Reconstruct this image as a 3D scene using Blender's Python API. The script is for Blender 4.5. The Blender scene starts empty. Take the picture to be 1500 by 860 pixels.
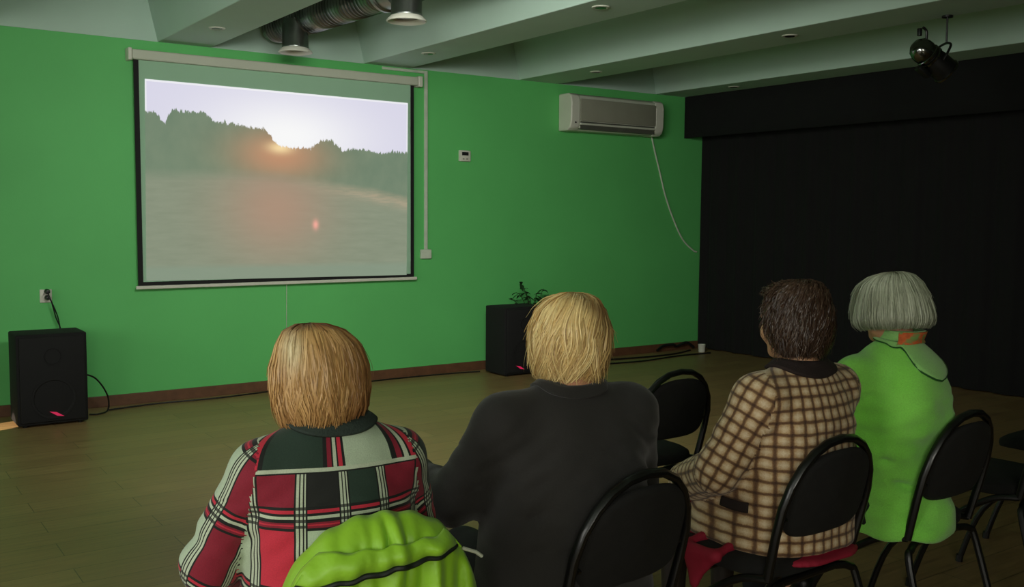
import bpy, bmesh, math, random
import numpy as np
from mathutils import Vector, Matrix, noise as mnoise
random.seed(7); rng = np.random.default_rng(7)
PI = math.pi
scn = bpy.context.scene
COL = bpy.data.collections.new('room'); scn.collection.children.link(COL)

# ------------------------------------------------------------------ materials
def lin(c):
    out = []
    for v in c[:3]:
        v = v / 255.0
        out.append(v / 12.92 if v <= 0.04045 else ((v + 0.055) / 1.055) ** 2.4)
    return tuple(out) + (1.0,)

class NT:
    """tiny node-tree writer"""
    def __init__(s, name):
        s.m = bpy.data.materials.new(name); s.m.use_nodes = True
        s.t = s.m.node_tree; s.t.nodes.clear()
        s.out = s.t.nodes.new('ShaderNodeOutputMaterial')
    def n(s, typ, **kw):
        nd = s.t.nodes.new(typ)
        for k, v in kw.items(): setattr(nd, k, v)
        return nd
    def put(s, sock, v):
        if isinstance(v, bpy.types.NodeSocket): s.t.links.new(v, sock)
        elif v is not None: sock.default_value = v
    def math(s, op, a, b=None, c=None, clamp=False):
        nd = s.n('ShaderNodeMath', operation=op, use_clamp=clamp)
        for i, v in enumerate((a, b, c)):
            if v is not None: s.put(nd.inputs[i], v)
        return nd.outputs[0]
    def mix(s, f, a, b, mode='MIX'):
        nd = s.n('ShaderNodeMix', data_type='RGBA', blend_type=mode)
        s.put(nd.inputs[0], f); s.put(nd.inputs[6], a); s.put(nd.inputs[7], b)
        return nd.outputs[2]
    def ramp(s, f, stops, interp='LINEAR'):
        nd = s.n('ShaderNodeValToRGB'); cr = nd.color_ramp; cr.interpolation = interp
        while len(cr.elements) < len(stops): cr.elements.new(0.5)
        for e, (p, c) in zip(cr.elements, stops):
            e.position = p
        for e, (p, c) in zip(cr.elements, stops):
            e.color = c if isinstance(c, (tuple, list)) else (c, c, c, 1)
        s.put(nd.inputs[0], f)
        return nd.outputs[0], nd.outputs[1]
    def noise(s, scale, vec=None, detail=3, rough=.55):
        nd = s.n('ShaderNodeTexNoise'); nd.inputs['Scale'].default_value = scale
        nd.inputs['Detail'].default_value = detail; nd.inputs['Roughness'].default_value = rough
        if vec is not None: s.put(nd.inputs['Vector'], vec)
        return nd.outputs['Fac']
    def mapping(s, vec, scale=(1, 1, 1), rot=(0, 0, 0), loc=(0, 0, 0)):
        nd = s.n('ShaderNodeMapping'); s.put(nd.inputs[0], vec)
        nd.inputs['Scale'].default_value = scale; nd.inputs['Rotation'].default_value = rot
        nd.inputs['Location'].default_value = loc
        return nd.outputs[0]
    def obj(s): return s.n('ShaderNodeTexCoord').outputs['Object']
    def uv(s): return s.n('ShaderNodeTexCoord').outputs['UV']
    def bsdf(s, col, rough=.6, metal=0, bump=None, bstr=.2, bdist=.01, sheen=0, emis=None, estr=0, spec=None, coat=0):
        b = s.n('ShaderNodeBsdfPrincipled')
        s.put(b.inputs['Base Color'], col); s.put(b.inputs['Roughness'], rough)
        b.inputs['Metallic'].default_value = metal
        if sheen: b.inputs['Sheen Weight'].default_value = sheen; b.inputs['Sheen Roughness'].default_value = .5
        if spec is not None: b.inputs['Specular IOR Level'].default_value = spec
        if coat: b.inputs['Coat Weight'].default_value = coat
        if emis is not None: s.put(b.inputs['Emission Color'], emis); b.inputs['Emission Strength'].default_value = estr
        if bump is not None:
            bn = s.n('ShaderNodeBump'); bn.inputs['Strength'].default_value = bstr; bn.inputs['Distance'].default_value = bdist
            s.put(bn.inputs['Height'], bump); s.t.links.new(bn.outputs[0], b.inputs['Normal'])
        s.t.links.new(b.outputs[0], s.out.inputs[0])
        return b

def simple(name, rgb, rough=.6, metal=0, nscale=8, namt=.12, bump=0, bscale=60, **kw):
    t = NT(name); o = t.obj(); nz = t.noise(nscale, o)
    c = lin(rgb); lo = tuple(v * (1 - namt) for v in c[:3]) + (1,); hi = tuple(min(1, v * (1 + namt)) for v in c[:3]) + (1,)
    col, _ = t.ramp(nz, [(.3, lo), (.7, hi)])
    t.bsdf(col, rough, metal, bump=t.noise(bscale, o) if bump else None, bstr=bump, **kw)
    return t.m

M = {}
M['green_wall'] = simple('green_wall_paint', (94, 188, 102), .62, nscale=1.2, namt=.05, bump=.08, bscale=90)
M['bounce_tinted_white'] = simple('white_paint_green_bounce', (178, 203, 188), .8, nscale=2, namt=.03, bump=.04, bscale=60)  # white paint, with green bounce from the wall tinted into its colour
M['grey_wall'] = simple('plain_wall_paint', (120, 118, 108), .8, nscale=2, namt=.05)
M['baseboard'] = simple('brown_baseboard', (98, 66, 44), .5, nscale=14, namt=.2)
M['black_cloth'] = simple('black_curtain_cloth', (9, 8, 8), .95, nscale=5, namt=.2, bump=.1, bscale=200)
M['valance'] = simple('black_valance_cloth', (6, 6, 6), .95, nscale=5, namt=.2)
M['black_plastic'] = simple('black_plastic', (16, 16, 17), .45, nscale=20, namt=.2)
M['black_cabinet'] = simple('black_speaker_carpet', (8, 8, 8), .9, nscale=60, namt=.3, bump=.2, bscale=300)
M['grille'] = simple('black_speaker_grille', (6, 6, 6), .8, nscale=60, namt=.2, bump=.4, bscale=500)
M['white_plastic'] = simple('white_plastic', (205, 205, 190), .45, nscale=6, namt=.04)
M['ac_plastic'] = simple('ac_plastic', (190, 193, 176), .4, nscale=4, namt=.05)
M['ac_front'] = simple('ac_front_panel', (140, 140, 124), .4, nscale=4, namt=.05)
M['ac_slot'] = simple('ac_slot_shade', (78, 80, 70), .6)
M['dark'] = simple('dark_gap', (8, 8, 8), .8)
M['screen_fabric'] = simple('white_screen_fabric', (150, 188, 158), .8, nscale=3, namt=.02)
M['case'] = simple('screen_case_metal', (186, 190, 172), .5, nscale=3, namt=.04)
M['cable_white'] = simple('white_cable', (190, 200, 180), .5)
M['cable_black'] = simple('black_cable', (12, 12, 12), .5)
M['chair_metal'] = simple('black_painted_steel', (10, 10, 10), .38, nscale=10, namt=.2, coat=.15)
M['chair_fabric'] = simple('black_chair_fabric', (17, 16, 14), .95, nscale=30, namt=.25, bump=.15, bscale=500)
M['chrome'] = simple('polished_metal', (120, 122, 118), .16, metal=1, nscale=3, namt=.1)
M['lamp_black'] = simple('black_lamp_metal', (14, 15, 14), .4, nscale=9, namt=.2)
M['lens'] = simple('dark_lamp_glass', (40, 42, 40), .1, nscale=3, namt=.1)
M['leaf'] = simple('dark_green_leaf', (24, 52, 22), .45, nscale=25, namt=.3)
M['stem'] = simple('plant_stem', (40, 60, 28), .6)
M['pot'] = simple('brown_clay_pot', (92, 58, 40), .8)
M['soil'] = simple('dark_soil', (30, 22, 16), .95, nscale=60, namt=.5)
M['collar_dark'] = simple('dark_brown_collar_cloth', (36, 24, 22), .9, nscale=40, namt=.2, bump=.2, bscale=200)
M['collar_green'] = simple('dark_green_collar_cloth', (40, 52, 46), .85, nscale=40, namt=.2, bump=.2, bscale=200)
M['suit'] = simple('charcoal_suit_cloth', (37, 35, 33), .88, nscale=7, namt=.12, bump=.2, bscale=350, sheen=.15)
M['trousers_dark'] = simple('black_trousers_cloth', (18, 18, 20), .9, nscale=30, namt=.2)
M['skirt_red'] = simple('crimson_skirt_cloth', (150, 20, 48), .8, nscale=12, namt=.15)
M['trousers_green'] = simple('dark_green_trousers_cloth', (30, 44, 36), .9, nscale=30, namt=.2)
M['shoe'] = simple('dark_shoe_leather', (22, 18, 16), .4)
M['piping'] = simple('dark_green_piping', (30, 84, 28), .8)
M['zip'] = simple('black_zip_tape', (10, 20, 12), .6)
M['eye'] = simple('eye_white', (215, 210, 200), .25)
M['iris'] = simple('eye_iris', (60, 52, 44), .2)
M['button'] = simple('dark_button', (34, 26, 22), .4)

def emit(name, rgb, s):
    t = NT(name); nz = t.noise(40, t.obj()); c = lin(rgb)
    col, _ = t.ramp(nz, [(0, tuple(v * .7 for v in c[:3]) + (1,)), (1, c)])
    t.bsdf(lin((20, 10, 10)), .5, emis=col, estr=s); return t.m
M['red_led'] = emit('red_badge_glow', (225, 40, 90), .75)

def mat_floor():
    t = NT('laminate_floor'); o = t.obj()
    br = t.n('ShaderNodeTexBrick'); t.put(br.inputs['Vector'], o)
    br.offset = .37; br.inputs['Scale'].default_value = 1
    br.inputs['Brick Width'].default_value = 1.28; br.inputs['Row Height'].default_value = .19
    br.inputs['Mortar Size'].default_value = .0022; br.inputs['Mortar Smooth'].default_value = .1
    br.inputs['Color1'].default_value = lin((166, 138, 92)); br.inputs['Color2'].default_value = lin((154, 126, 84))
    br.inputs['Mortar'].default_value = lin((104, 92, 60))
    g = t.noise(3.2, t.mapping(o, (1.0, 14, 1)), 6, .65)
    gc, _ = t.ramp(g, [(.3, lin((176, 172, 164))), (.7, lin((255, 255, 255)))])
    c = t.mix(.75, br.outputs['Color'], gc, 'MULTIPLY')
    r, _ = t.ramp(g, [(.2, .30), (.8, .46)])
    t.bsdf(c, r, bump=g, bstr=.06, bdist=.004)
    return t.m
M['floor'] = mat_floor()

def mat_duct():
    t = NT('galvanised_duct'); o = t.obj()
    w = t.n('ShaderNodeTexWave', wave_type='BANDS', bands_direction='Y'); w.inputs['Scale'].default_value = 7
    w.inputs['Distortion'].default_value = .6; t.put(w.inputs['Vector'], o)
    c, _ = t.ramp(w.outputs['Fac'], [(0, lin((96, 98, 98))), (.7, lin((150, 150, 148)))])
    t.bsdf(c, .34, metal=.95, bump=w.outputs['Fac'], bstr=.6, bdist=.01); return t.m
M['duct'] = mat_duct()
M['duct_smooth'] = simple('galvanised_smooth', (132, 138, 132), .3, metal=.95, nscale=6, namt=.2)

def mat_picture():
    """projected film still: evening field, tree line and low sun"""
    t = NT('projected_sunset_picture'); uv = t.uv()
    sp = t.n('ShaderNodeSeparateXYZ'); t.put(sp.inputs[0], uv); u, v = sp.outputs[0], sp.outputs[1]
    H = [(0, .84), (.03, .85), (.065, .79), (.09, .865), (.15, .858), (.2, .862), (.227, .822), (.305, .815), (.36, .80), (.417, .797),
         (.45, .735), (.476, .712), (.53, .705), (.594, .711), (.62, .74), (.64, .762), (.68, .755), (.725, .703), (.76, .718),
         (.80, .722), (.84, .715), (.88, .702), (.93, .715), (1, .716)]
    # heights stored half-size so that the ramp keeps its precision
    h, _ = t.ramp(u, [(a, b) for a, b in H])
    jag = t.noise(95, t.mapping(uv, (1, .12, 1)), 4, .7)
    h2 = t.math('ADD', h, t.math('MULTIPLY', t.math('SUBTRACT', jag, .5), .085))
    tree = t.math('MULTIPLY', t.math('SUBTRACT', h2, v), 160, clamp=True)
    # hill line
    hill, _ = t.ramp(u, [(0, .565), (.36, .585), (.5, .575), (.66, .545), (.85, .51), (1, .47)])
    hsoft = t.math('MULTIPLY', t.math('SUBTRACT', t.math('ADD', hill, t.math('MULTIPLY', t.math('SUBTRACT', t.noise(12, uv), .5), .02)), v), 15, clamp=True)
    def glow(cu, cv, su, sv, p=1.0):
        a = t.math('DIVIDE', t.math('SUBTRACT', u, cu), su); b = t.math('DIVIDE', t.math('SUBTRACT', v, cv), sv)
        d = t.math('ADD', t.math('MULTIPLY', a, a), t.math('MULTIPLY', b, b))
        return t.math('POWER', 2.718, t.math('MULTIPLY', d, -1 * p))
    sun = glow(.5, .76, .3, .2)
    sky = t.mix(sun, lin((222, 220, 238)), lin((255, 255, 255)))
    fo = t.noise(9, t.mapping(uv, (2.2, 1, 1)), 3, .5)
    treec, _ = t.ramp(fo, [(.3, lin((112, 132, 110))), (.7, lin((122, 139, 116)))])
    edge = glow(.475, .70, .045, .03)
    warm = glow(.47, .66, .17, .13)
    treec = t.mix(warm, treec, lin((196, 146, 112)))
    treec = t.mix(t.math('MULTIPLY', edge, .95), treec, lin((255, 226, 170)))
    tleft = glow(.10, .60, .2, .2)
    treec = t.mix(t.math('MULTIPLY', tleft, .35), treec, lin((124, 142, 116)))
    fn = t.noise(9, t.mapping(uv, (1, 4, 1)), 5, .6)
    fieldc, _ = t.ramp(fn, [(.3, lin((134, 144, 122))), (.7, lin((143, 152, 130)))])
    pink = glow(.46, .38, .2, .27)
    fieldc = t.mix(t.math('MULTIPLY', pink, .8), fieldc, lin((182, 146, 124)))
    # lit ridge to the right, just under the hill line
    dv = t.math('DIVIDE', t.math('SUBTRACT', t.math('SUBTRACT', hill, v), .035), .045)
    ridge = t.math('MULTIPLY', t.math('POWER', 2.718, t.math('MULTIPLY', t.math('MULTIPLY', dv, dv), -1)), t.math('MULTIPLY', t.math('SUBTRACT', u, .5), 2.6, clamp=True), clamp=True)
    ridge = t.math('MULTIPLY', ridge, t.ramp(t.noise(14, t.mapping(uv, (1, 8, 1), rot=(0, 0, .12)), 4, .7), [(.35, .25), (.65, 1.0)])[0])
    fieldc = t.mix(t.math('MULTIPLY', ridge, .85), fieldc, lin((206, 178, 150)))
    fieldc = t.mix(t.math('MULTIPLY', glow(.613, .29, .011, .025), .9), fieldc, lin((255, 176, 160)))
    bl, _ = t.ramp(v, [(.0, 1.0), (.055, 1.0), (.085, 0.0)])
    fieldc = t.mix(t.math('MULTIPLY', bl, .7), fieldc, lin((136, 154, 134)))
    ground = t.mix(hsoft, treec, fieldc)
    rim = t.math('MAXIMUM', t.math('GREATER_THAN', t.math('ABSOLUTE', t.math('SUBTRACT', u, .5)), .495), t.math('GREATER_THAN', v, .99))
    sky = t.mix(t.math('MULTIPLY', rim, .6), sky, lin((255, 255, 255)))
    c = t.mix(tree, sky, ground)
    bu = t.math('LESS_THAN', t.math('MINIMUM', u, t.math('SUBTRACT', 1, u)), .008)
    b = t.bsdf(lin((30, 32, 30)), .9, emis=c, estr=.93, spec=0.1)
    return t.m
M['picture'] = mat_picture()

W_, K_ = lin((196, 208, 182)), lin((17, 20, 17))
def mat_big_plaid():
    """red, black, dark green and cream windowpane check with doubled lines"""
    t = NT('red_black_cream_check_cloth'); sp = t.n('ShaderNodeSeparateXYZ'); t.put(sp.inputs[0], t.uv()); u, v = sp.outputs[0], sp.outputs[1]
    P, Q = .094, .17
    red, crim, grn, blk, cream = lin((206, 44, 66)), lin((142, 24, 48)), lin((36, 58, 46)), lin((28, 30, 28)), lin((186, 204, 176))
    up = t.math('ADD', u, 20 * P); v2 = t.math('ADD', v, 10 * Q - .84)
    cu = t.math('FLOOR', t.math('DIVIDE', up, P)); cv = t.math('FLOOR', t.math('DIVIDE', v2, Q))
    fu = t.math('FRACT', t.math('DIVIDE', up, P)); fv = t.math('FRACT', t.math('DIVIDE', v2, Q))
    q4 = t.math('FRACT', t.math('DIVIDE', t.math('ADD', cu, .5), 5))
    bA, _ = t.ramp(q4, [(0, grn), (.2, crim), (.4, cream), (.6, crim), (.8, blk)], 'CONSTANT')
    bB, _ = t.ramp(q4, [(0, red), (.2, crim), (.4, cream), (.6, red), (.8, cream)], 'CONSTANT')
    par = t.math('GREATER_THAN', t.math('FRACT', t.math('MULTIPLY', cv, .5)), .25)
    base = t.mix(par, bA, bB)
    T0 = (0, 0, 0, 0)
    def a(c): return c[:3] + (1.0,)
    def band(f, stops):
        c, al = t.ramp(f, stops, 'CONSTANT'); return c, al
    hc, ha = band(fv, [(0, a(K_)), (.035, a(crim)), (.06, a(red)), (.08, a(crim)), (.105, a(K_)), (.145, a(W_)), (.185, a(K_)), (.215, a(red)), (.255, a(K_)), (.29, T0)])
    vc, va = band(fu, [(0, a(W_)), (.055, a(K_)), (.085, a(W_)), (.14, a(K_)), (.17, a(W_)), (.20, a(K_)), (.24, T0), (.96, a(K_))])
    c = t.mix(ha, base, hc); c = t.mix(va, c, vc)
    chk = t.math('GREATER_THAN', t.math('FRACT', t.math('DIVIDE', v2, .0125)), .5)
    c = t.mix(t.math('MULTIPLY', t.math('MULTIPLY', ha, va), t.math('MULTIPLY', chk, .85)), c, K_)
    yk = t.math('GREATER_THAN', v, .955)
    f3 = t.math('FRACT', t.math('DIVIDE', t.math('ADD', u, 1.0 + .10), .178))
    yc, _ = band(f3, [(0, a(K_)), (.03, a(crim)), (.09, a(K_)), (.115, a(W_)), (.165, a(K_)), (.19, a(red)), (.25, a(K_)), (.29, a(grn)), (.97, a(K_))])
    wide = t.math('MULTIPLY', t.math('GREATER_THAN', f3, .29), t.math('GREATER_THAN', u, -.03))
    wide = t.math('MULTIPLY', wide, t.math('LESS_THAN', f3, .96))
    yc = t.mix(wide, yc, cream)
    yc = t.mix(t.math('LESS_THAN', v, .966), yc, W_)
    yc = t.mix(t.math('LESS_THAN', v, .958), yc, K_)
    tor = t.math('LESS_THAN', t.math('ABSOLUTE', u), 1.4)
    c = t.mix(t.math('MULTIPLY', yk, tor), c, yc)
    nz = t.noise(400, t.obj(), 2)
    g, _ = t.ramp(nz, [(.3, .82), (.7, 1.0)])
    c = t.mix(1.0, c, g, 'MULTIPLY')
    t.bsdf(c, .85, bump=nz, bstr=.15, bdist=.003, sheen=.1); return t.m
M['big_plaid'] = mat_big_plaid()

def mat_small_check():
    t = NT('tan_brown_small_check_cloth'); sp = t.n('ShaderNodeSeparateXYZ'); t.put(sp.inputs[0], t.uv())
    P = .036
    def fr(x, off=0): return t.math('FRACT', t.math('DIVIDE', t.math('ADD', x, 5 * P + off), P))
    wob = t.math('MULTIPLY', t.math('SUBTRACT', t.noise(30, t.obj()), .5), .008)
    fu, fv = fr(t.math('ADD', sp.outputs[0], wob)), fr(t.math('ADD', sp.outputs[1], wob))
    dk, tn, cr = lin((52, 30, 22)), lin((184, 150, 106)), lin((226, 206, 172))
    st = [(0, .22), (.07, .3), (.17, .78), (.4, .93), (.5, 1), (.6, .93), (.83, .78), (.93, .3), (1, .22)]
    a, _ = t.ramp(fu, st); b, _ = t.ramp(fv, st)
    m = t.math('MULTIPLY', a, b)
    nz = t.noise(260, t.obj(), 3)
    m = t.math('ADD', m, t.math('MULTIPLY', t.math('SUBTRACT', nz, .5), .35), clamp=True)
    c, _ = t.ramp(m, [(0, dk), (.3, lin((120, 88, 60))), (.65, tn), (.95, cr)])
    t.bsdf(c, .9, bump=m, bstr=.5, bdist=.004, sheen=.15); return t.m
M['small_check'] = mat_small_check()

def mat_fleece(name, rgb, rgb2):
    t = NT(name); o = t.obj(); nz = t.noise(6, o, 4); f = t.noise(220, o, 4, .7)
    c, _ = t.ramp(nz, [(.3, lin(rgb)), (.7, lin(rgb2))])
    g, _ = t.ramp(f, [(.3, .84), (.7, 1.0)])
    t.bsdf(t.mix(1.0, c, g, 'MULTIPLY'), .95, bump=f, bstr=.5, bdist=.006, sheen=.35); return t.m
M['lime_fleece'] = mat_fleece('lime_green_fleece', (140, 238, 80), (154, 242, 100))
M['lime_collar'] = mat_fleece('pale_lime_fleece', (146, 216, 112), (158, 220, 128))
M['nylon'] = simple('lime_green_nylon', (146, 200, 42), .5, nscale=6, namt=.09, bump=.45, bscale=16, sheen=.1)
M['nylon_dark'] = simple('lime_green_lining', (118, 172, 36), .6, nscale=6, namt=.08)

def mat_scarf():
    t = NT('orange_green_print_scarf'); nz = t.noise(34, t.obj(), 2)
    c, _ = t.ramp(nz, [(.35, lin((120, 160, 84))), (.48, lin((150, 140, 80))), (.54, lin((216, 104, 52))), (.7, lin((190, 92, 50)))])
    t.bsdf(c, .9, bump=nz, bstr=.2); return t.m
M['scarf'] = mat_scarf()

def mat_attr(name, rough, aniso=0, sheen=0, sss=0, bump=0):
    t = NT(name); at = t.n('ShaderNodeAttribute', attribute_name='Col')
    nz = t.noise(300 if bump else 90, t.obj(), 2); g, _ = t.ramp(nz, [(.3, .88), (.7, 1.0)])
    b = t.bsdf(t.mix(1.0, at.outputs['Color'], g, 'MULTIPLY'), rough, bump=nz if bump else None, bstr=bump, bdist=.002)
    if sss: b.inputs['Subsurface Weight'].default_value = sss; b.inputs['Subsurface Scale'].default_value = .01
    return t.m
M['hair'] = mat_attr('hair_strands', .42)
M['skin'] = mat_attr('skin', .5, sss=.12, bump=.15)

# ------------------------------------------------------------------ mesh helpers
def children_mesh(name, me, mat, parent=None, smooth=True):
    if smooth: me.polygons.foreach_set('use_smooth', [True] * len(me.polygons))
    if isinstance(mat, (list, tuple)):
        for m in mat: me.materials.append(m)
    else: me.materials.append(mat)
    o = bpy.data.objects.new(name, me); COL.objects.link(o)
    if parent is not None: o.parent = parent
    return o

def tag(o, label=None, cat=None, group=None, kind=None):
    if label: o['label'] = label
    if cat: o['category'] = cat
    if group: o['group'] = group
    if kind: o['kind'] = kind
    return o

def empty(name, loc, rz=0, label=None, cat=None, group=None):
    o = bpy.data.objects.new(name, None); COL.objects.link(o); o.empty_display_size = .1
    o.location = loc; o.rotation_euler = (0, 0, rz)
    return tag(o, label, cat, group)

class MB:
    def __init__(s): s.v = []; s.f = []; s.fm = []; s.m = 0; s.uv = None
    def add(s, vs, fs):
        b = len(s.v); s.v += [tuple(p) for p in vs]; s.f += [tuple(i + b for i in f) for f in fs]; s.fm += [s.m] * len(fs); return s
    def box(s, x0, x1, y0, y1, z0, z1, mtx=None):
        vs = [Vector((x, y, z)) for x in (x0, x1) for y in (y0, y1) for z in (z0, z1)]
        if mtx is not None: vs = [mtx @ p for p in vs]
        return s.add(vs, [(0, 1, 3, 2), (4, 6, 7, 5), (0, 4, 5, 1), (2, 3, 7, 6), (0, 2, 6, 4), (1, 5, 7, 3)])
    def rbox(s, x0, x1, y0, y1, z0, z1, r=.01, seg=3, mtx=None):
        bm = bmesh.new(); bmesh.ops.create_cube(bm, size=1)
        for p in bm.verts: p.co = Vector(((x0 + x1) / 2 + p.co.x * (x1 - x0), (y0 + y1) / 2 + p.co.y * (y1 - y0), (z0 + z1) / 2 + p.co.z * (z1 - z0)))
        bmesh.ops.bevel(bm, geom=bm.edges[:], offset=r, segments=seg, affect='EDGES', profile=.5)
        return s.addbm(bm, mtx)
    def addbm(s, bm, mtx=None):
        bm.verts.index_update()
        s.add([(mtx @ p.co) if mtx is not None else p.co.copy() for p in bm.verts], [[v.index for v in f.verts] for f in bm.faces]); bm.free(); return s
    def prism(s, poly, axis, a, b):
        n = len(poly)
        def P(p, t): return {'x': (t, p[0], p[1]), 'y': (p[0], t, p[1]), 'z': (p[0], p[1], t)}[axis]
        return s.add([P(p, a) for p in poly] + [P(p, b) for p in poly], [tuple(range(n)), tuple(range(2 * n - 1, n - 1, -1))] + [(i, (i + 1) % n, n + (i + 1) % n, n + i) for i in range(n)])
    def tube(s, pts, r, n=10, closed=False, flat=1.0, caps=True):
        pts = [Vector(p) for p in pts]; N = len(pts); rs = r if isinstance(r, (list, tuple)) else [r] * N
        T = []
        for i in range(N):
            a = pts[(i - 1) % N] if (closed or i > 0) else pts[0]; b = pts[(i + 1) % N] if (closed or i < N - 1) else pts[-1]
            T.append((b - a).normalized())
        up = Vector((0, 0, 1)) if abs(T[0].z) < .9 else Vector((0, 1, 0))
        nrm = (up - T[0] * up.dot(T[0])).normalized(); vs = []
        for i in range(N):
            nrm = (nrm - T[i] * nrm.dot(T[i])).normalized(); bn = T[i].cross(nrm)
            for k in range(n):
                a = 2 * PI * k / n; vs.append(pts[i] + (nrm * math.cos(a) * flat + bn * math.sin(a)) * rs[i])
        fs = []
        for i in range(N if closed else N - 1):
            j = (i + 1) % N
            for k in range(n): fs.append((i * n + k, i * n + (k + 1) % n, j * n + (k + 1) % n, j * n + k))
        if not closed and caps: fs += [tuple(range(n - 1, -1, -1)), tuple((N - 1) * n + k for k in range(n))]
        return s.add(vs, fs)
    def lathe(s, prof, n=32, mtx=None, caps=True):
        vs = []
        for (r, z) in prof:
            for k in range(n):
                a = 2 * PI * k / n; p = Vector((r * math.cos(a), r * math.sin(a), z)); vs.append(mtx @ p if mtx is not None else p)
        fs = [(i * n + k, i * n + (k + 1) % n, (i + 1) * n + (k + 1) % n, (i + 1) * n + k) for i in range(len(prof) - 1) for k in range(n)]
        if caps: fs += [tuple(range(n - 1, -1, -1)), tuple((len(prof) - 1) * n + k for k in range(n))]
        return s.add(vs, fs)
    def grid(s, fn, nu, nv, closeu=False):
        vs = [fn(i / (nu if closeu else nu - 1), j / (nv - 1)) for j in range(nv) for i in range(nu)]
        fs = [(j * nu + i, j * nu + (i + 1) % nu, (j + 1) * nu + (i + 1) % nu, (j + 1) * nu + i) for j in range(nv - 1) for i in range(nu if closeu else nu - 1)]
        return s.add(vs, fs)
    def build(s, name, mat, parent=None, smooth=False, bevel=0, solid=0, soff=0, sharp=35):
        me = bpy.data.meshes.new(name); me.from_pydata(s.v, [], s.f); me.update()
        bm = bmesh.new(); bm.from_mesh(me); bmesh.ops.recalc_face_normals(bm, faces=bm.faces); bm.to_mesh(me); bm.free()
        if isinstance(mat, (list, tuple)): me.polygons.foreach_set('material_index', s.fm)
        o = children_mesh(name, me, mat, parent, smooth)
        if smooth and sharp:
            me.set_sharp_from_angle(angle=math.radians(sharp))
        if solid: m = o.modifiers.new('s', 'SOLIDIFY'); m.thickness = solid; m.offset = soff
        if bevel: m = o.modifiers.new('b', 'BEVEL'); m.width = bevel; m.segments = 2; m.limit_method = 'ANGLE'
        return o

def catmull(pts, k=6):
    pts = [Vector(p) for p in pts]; P = [pts[0]] + pts + [pts[-1]]; out = []
    for i in range(1, len(P) - 2):
        a, b, c, d = P[i - 1:i + 3]
        for j in range(k):
            t = j / k; out.append(.5 * ((2 * b) + (c - a) * t + (2 * a - 5 * b + 4 * c - d) * t * t + (3 * b - a - 3 * c + d) * t ** 3))
    return out + [pts[-1]]

# ------------------------------------------------------------------ the room
WY = 7.99; HG = 2.84; HC = 3.22; XL = -3.4; XR = 8.32; YB = -3.2
def struct(o): return tag(o, kind='structure')
struct(MB().box(XL - .1, XR + .1, YB - .1, WY + .1, -.1, 0).build('floor', M['floor']))
struct(MB().box(XL - .1, XR + .1, YB - .1, WY + .1, HC, HC + .1).build('ceiling', M['bounce_tinted_white']))
struct(MB().box(XL - .1, XR + .1, WY, WY + .12, 0, HC).build('wall_back', M['green_wall']))
struct(MB().box(XL, XR, WY - .006, WY + .01, HG, HC).build('trim_1', M['bounce_tinted_white']))
struct(MB().box(XR, XR + .12, YB - .1, WY, 0, HC).build('wall_right', M['grey_wall']))
struct(MB().box(XL - .1, XR + .1, YB - .12, YB, 0, HC).build('wall_front', M['grey_wall']))
# left wall with two window openings
wl = MB()
wl.box(XL - .12, XL, YB, 0.0, 0, HC).box(XL - .12, XL, 2.2, 3.4, 0, HC).box(XL - .12, XL, 5.6, WY, 0, HC)
wl.box(XL - .12, XL, 0, 2.2, 0, .9).box(XL - .12, XL, 3.4, 5.6, 0, .9).box(XL - .12, XL, 0, 2.2, 2.5, HC).box(XL - .12, XL, 3.4, 5.6, 2.5, HC)
struct(wl.build('wall_left', M['grey_wall']))
for i, (a, b) in enumerate(((0, 2.2), (3.4, 5.6))):
    w = struct(MB().box(XL - .09, XL - .03, a, b, .9, .96).box(XL - .09, XL - .03, a, b, 2.44, 2.5).box(XL - .09, XL - .03, a, a + .06, .9, 2.5)
               .box(XL - .09, XL - .03, b - .06, b, .9, 2.5).box(XL - .08, XL - .04, (a + b) / 2 - .03, (a + b) / 2 + .03, .9, 2.5).build('window_%d' % (i + 1), M['white_plastic']))
struct(MB().box(XL, XR, WY - .018, WY, 0, .085).build('baseboard_back', M['baseboard'], bevel=.003))
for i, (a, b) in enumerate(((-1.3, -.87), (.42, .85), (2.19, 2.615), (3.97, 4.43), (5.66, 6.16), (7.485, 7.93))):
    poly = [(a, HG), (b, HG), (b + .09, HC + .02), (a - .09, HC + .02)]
    struct(MB().prism(poly, 'y', YB, WY - .006).build('trim_%d' % (i + 2), M['bounce_tinted_white'], bevel=.006))

# recessed downlights in the beam undersides
spots = [('in the leftmost beam, above the left part of the screen', 2.378, 7.132), ('in the beam above the right corner of the screen', 4.151, 7.155), ('in the second beam, nearer than the one above the screen corner', 4.123, 4.921),
         ('in the beam just left of the air conditioner', 5.904, 7.103), ('in the third beam, left of the stage spotlight', 5.868, 4.844), ('in the last beam before the black curtain', 7.686, 7.041)]
for where, x, y in spots:
    e = empty('ceiling_downlight', (x, y, HG), 0, 'small round downlight ' + where, 'downlight', 'recessed downlights in the beams')
    MB().lathe([(.036, -.001), (.044, -.008), (.056, -.006), (.06, .001)], 28).build('trim_ring', M['ac_plastic'], e, True)
    MB().lathe([(.001, -.0095), (.036, -.0085), (.036, -.001)], 24).build('lamp_glass', M['lens'], e, True)

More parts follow.
